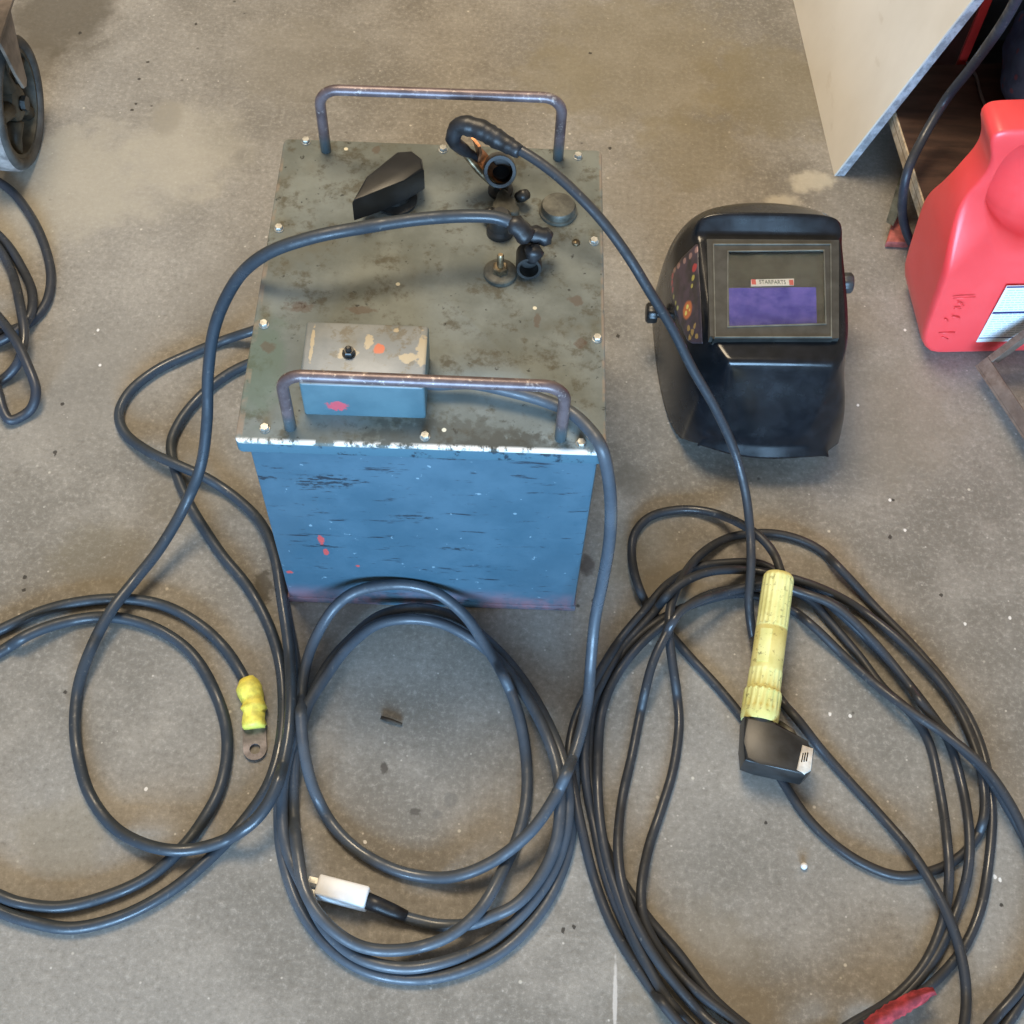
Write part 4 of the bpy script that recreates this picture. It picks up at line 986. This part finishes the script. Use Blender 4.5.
# cap on top of the neck (out of frame side)
capc = MJ @ Vector((.20, ym, zt_ - .075)); b = lathe(bmesh.new(), [(.026, -.01), (.026, .022), (.022, .026), (0, .026)], Matrix.Translation(capc), 36); obj('cap', b, M_JUG, JU, auto=40)
def onj(px, py, yl=-.0006): x, z = jf(px, py, yl); return Vector((x, yl, z))
LW = plain('white_label', (.80, .82, .82), .5, 0, .02, 60)
la_ = [onj(977, 342), onj(1006, 286), onj(1026, 284)]
zb, ztp = la_[0].z, la_[1].z; xl = (la_[0].x + la_[1].x) / 2; xr = xl + .115
b = bmesh.new(); box(b, (xl, -.0008, zb), (xr, .0003, ztp), MJ); lab = obj('label', b, LW, JU, smooth=False); lab['label'] = 'white printed paper label'
M_BLUEINK = plain('dark_blue_ink', (.03, .03, .12), .5, 0, .05, 60); M_GINK = plain('grey_ink', (.45, .50, .50), .5, 0, .05, 60)
b = bmesh.new(); h_ = ztp - zb
for f0, f1 in ((.97, .995), (.52, .555), (.07, .085)): box(b, (xl + .0005, -.0011, zb + h_ * f0), (xr - .0005, -.0007, zb + h_ * f1), MJ)
rnd = random.Random(2)
obj('printed_band', b, M_BLUEINK, JU, smooth=False, parent=lab)
b = bmesh.new()
for k in range(20):
    f0 = .12 + k * .042
    if abs(f0 - .53) < .03 or f0 > .94: continue
    x = xl + .004
    while x < xr - .006:
        w_ = rnd.uniform(.003, .010); box(b, (x, -.0010, zb + h_ * f0), (min(x + w_, xr - .004), -.0007, zb + h_ * (f0 + .012)), MJ); x += w_ + .0015
obj('fine_print', b, M_GINK, JU, smooth=False, parent=lab)
# moulded strokes of the level scale left of the label
for (a_, c_) in (((953, 298.5), (975.5, 297)), ((954, 308.5), (961, 308.5)), ((958, 303), (964, 305.5)), ((952, 316.5), (960, 318)), ((945, 319), (948, 321)), ((939, 333), (955, 332.5)), ((942, 337), (948, 339))):
    A_, B_2 = onj(*a_, .0002), onj(*c_, .0002); b = bmesh.new(); tube(b, [MJ @ A_, MJ @ ((A_ + B_2) / 2), MJ @ B_2], .0009, 6)
    obj('moulded_stroke', b, M_JUG, JU)
# ------------------------------------------------------------------ rusty angle iron frame
def rust():
    t = NT('rusty_steel'); n = t.noise(30, 6, .7); n2 = t.noise(8, 4); c = t.mix(t.ramp(n, .35, .65), (.13, .085, .062), (.25, .19, .15)); c = t.mix(t.math('MULTIPLY', t.ramp(n2, .5, .65), .5), c, (.09, .075, .07)); t.bump(n, .5, .001); return t.done(c, .6, .2)
M_RUST = rust()
FZ = .030; fa = at(975, 366, FZ); fb = at(1024, 440, FZ); fc = at(1024, 329, .084)
dA = (fb - fa).normalized(); dB = (fc - fa).normalized(); dN = dB.cross(dA).normalized()
if dN.z < 0: dN = -dN
RF = thing('steel_frame', 'rusty angle iron frame lying tilted on the floor in front of the red jug', 'frame', (fa.x, fa.y, 0))
Mx = Matrix((dB, dA, dN)).transposed().to_4x4(); Mx.translation = fa
LA, LBx = .32, .122
def rail(lo1, hi1, lo2, hi2): b = bmesh.new(); box(b, lo1, hi1, Mx); box(b, lo2, hi2, Mx); obj('rail', b, M_RUST, RF, smooth=False)
rail((0, 0, -.029), (.003, LA, 0), (.0032, 0, -.003), (.019, LA, 0))
rail((.0195, 0, -.029), (LBx, .003, 0), (.0195, .0032, -.003), (LBx, .009, 0))
rail((.0195, LA - .003, -.029), (LBx, LA, 0), (.0195, LA - .019, -.003), (LBx, LA - .0032, 0))
rail((LBx + .0005, 0, -.029), (LBx + .0035, LA, 0), (LBx - .0155, .0095, -.0065), (LBx, LA - .0195, -.0035))
for kb in (.012, LA - .012):
    q = Mx @ Vector((LBx + .006, kb, -.01)); obj('leg', lathe(bmesh.new(), [(.006, .0005), (.006, q.z)], Matrix.Translation((q.x, q.y, 0)), 12), M_RUST, RF, auto=40)
# ------------------------------------------------------------------ cart wheel at the upper left
WR = .088
wc_ = at(27, 151, 0); wc0 = Vector((wc_.x, wc_.y, WR))
CWd = Vector((.97, .02, -.02)).normalized()
CW = thing('cart_wheel', 'dark rubber wheel with grey steel fork at the upper left', 'wheel', (wc_.x, wc_.y, 0))
Mw = at_dir(wc0, CWd)
M_TYRE = plain('dusty_tyre', (.060, .055, .048), .7, 0, .25, 40, .5); M_HUB = plain('dirty_hub', (.060, .052, .036), .55, .2, .35, 30, .4); M_FORK = plain('dull_fork_steel', (.20, .155, .12), .5, .35, .3, 20, .3)
tw = .021
M_TREAD = plain('worn_pale_tread', (.27, .235, .215), .8, 0, .25, 60, .4)
obj('tread', lathe(bmesh.new(), [(.0874, -tw * .7), (.0892, -tw * .6), (.0896, 0), (.0892, tw * .6), (.0874, tw * .7), (.0874, -tw * .7)], Mw, 64, cap=False), M_TREAD, CW, auto=50)
obj('tyre', lathe(bmesh.new(), [(.072, -tw * .8), (.076, -tw), (.083, -tw), (.0872, -tw * .8), (WR, 0), (.0872, tw * .8), (.083, tw), (.076, tw), (.072, tw * .8), (.072, -tw * .8)], Mw, 64, cap=False), M_TYRE, CW, auto=50)
b = bmesh.new(); lathe(b, [(.0725, -.015), (.0725, .016), (.067, .016), (.064, -.015), (.0725, -.015)], Mw, 48, cap=False); lathe(b, [(.010, -.016), (.026, -.014), (.024, .014), (.018, .018), (.010, .018), (.010, -.016)], Mw, 40, cap=False)
obj('rim', b, M_HUB, CW, auto=40)
b = bmesh.new()
for k in range(5):
    a = 2 * PI * k / 5 + .3; d_ = Mw.to_3x3() @ Vector((math.cos(a), math.sin(a), 0)); q0 = wc0 + d_ * .024 + CWd * .007; q1 = wc0 + d_ * .067 + CWd * .004; tube(b, [q0, (q0 + q1) / 2, q1], [.012, .009, .010], 12)
obj('spoke', b, M_HUB, CW)
# fork: two cheeks over the wheel and a top plate
side = CWd.copy(); side.z = 0; side.normalize(); fwd = Vector((-side.y, side.x, 0))
for s in (-1, 1):
    b = bmesh.new(); Mx = Matrix((fwd, Vector((0, 0, 1)), side)).transposed().to_4x4(); Mx.translation = wc0 + side * (s * .030)
    prism(b, [(-.009, -.008), (0, -.012), (.009, -.008), (.013, .045), (.040, .125), (-.024, .125), (-.010, .045)], -.0022, .0022, Mx, .001) if s < 0 else prism(b, [(-.004, .030), (.004, .026), (.012, .030), (.018, .060), (.040, .125), (-.024, .125), (-.012, .060)], -.0022, .0022, Mx, .001); obj('fork_cheek', b, M_FORK, CW, auto=40)
b = bmesh.new(); Mx = Matrix((fwd, side, Vector((0, 0, 1)))).transposed().to_4x4(); Mx.translation = Vector((wc0.x, wc0.y, 0)); box(b, (-.055, -.036, WR + .1255), (.065, .036, WR + .131), Mx, .001); obj('top_plate', b, M_FORK, CW, smooth=False)
b = bmesh.new(); tube(b, [wc0 - side * .035, wc0, wc0 + side * .022], .006, 16); lathe(b, [(.0105, 0), (.0105, .006), (0, .006)], at_dir(wc0 + side * .020, side), 6); obj('axle', b, M_DKMET, CW, auto=30)
# pale leg of the cart beside the fork
# ------------------------------------------------------------------ small loose things
b = bmesh.new(); S = [at(381, 717.5, .003), at(390, 720.5, .0035), at(402, 724.5, .003)]; tube(b, S, [.0022, .0026, .0018], 8)
o = obj('twig', b, plain('dry_twig', (.05, .035, .022), .8, 0, .3, 90, .5)); tag(o, 'short dark twig on the floor inside the middle coil', 'twig'); centre_origin(o)
b = bmesh.new(); c = at(804, 866, .0036); bmesh.ops.create_uvsphere(b, u_segments=20, v_segments=12, radius=.0036, matrix=Matrix.Translation(c))
o = obj('bead', b, M_WHITE); tag(o, 'tiny round white bead on the floor inside the right cable coil', 'bead'); centre_origin(o)
# red rag strip
b = bmesh.new(); M_RAG = plain('red_cloth', (.58, .085, .10), .85, 0, .25, 80, .8); rnd = random.Random(11)
cen = [(868, 1030), (884, 1017), (900, 1007), (915, 999), (927, 993), (935, 991)]
wd = [9, 9, 8.5, 8, 7, 4]; V2 = []
for (x, y), w_ in zip(catmull(np.array(cen, float), 3), np.interp(np.linspace(0, 1, len(catmull(np.array(cen, float), 3))), np.linspace(0, 1, 6), wd)):
    row = []
    for j in range(7):
        t_ = (j - 3) / 3 + (rnd.uniform(-.12, .12) if j in (0, 6) else 0); zz = .029 + .008 * (1 - t_ * t_) + rnd.uniform(-.0012, .0012)
        row.append(b.verts.new(at(x + t_ * w_ * .55, y + t_ * w_, zz)))
    V2.append(row)
for a, c_ in zip(V2, V2[1:]):
    for k in range(6): b.faces.new((a[k], a[k + 1], c_[k + 1], c_[k]))
bmesh.ops.solidify(b, geom=b.faces[:], thickness=.0015)
o = obj('cloth_strip', b, M_RAG); tag(o, 'torn red cloth strip lying on the black cable coil at the bottom edge', 'rag'); centre_origin(o)
# ------------------------------------------------------------------ light
w = bpy.data.worlds.new('world'); sc.world = w; w.use_nodes = True
bg = w.node_tree.nodes['Background']; bg.inputs[0].default_value = (1.0, .88, .72, 1); bg.inputs[1].default_value = .33
def area(name, loc, target, sx, sy, colr, e):
    L = bpy.data.lights.new(name, 'AREA'); L.shape = 'RECTANGLE'; L.size = sx; L.size_y = sy; L.color = colr; L.energy = e
    o = bpy.data.objects.new(name, L); col.objects.link(o); o.location = loc
    d_ = (Vector(target) - Vector(loc)).normalized(); o.rotation_euler = d_.to_track_quat('-Z', 'Y').to_euler(); return o
area('doorway_daylight', (.1, -4.6, 1.35), (.1, .8, .1), 4.0, 2.3, (.38, .66, 1.0), 800)
area('ceiling_lamp', (-.45, 1.75, 2.9), (.2, .9, 0), 1.2, 1.0, (1.0, .81, .56), 76)
sc.view_settings.view_transform = 'Standard'; sc.view_settings.look = 'None'; sc.view_settings.gamma = 1; sc.view_settings.use_curve_mapping = False
sc.view_settings.exposure = 0.08
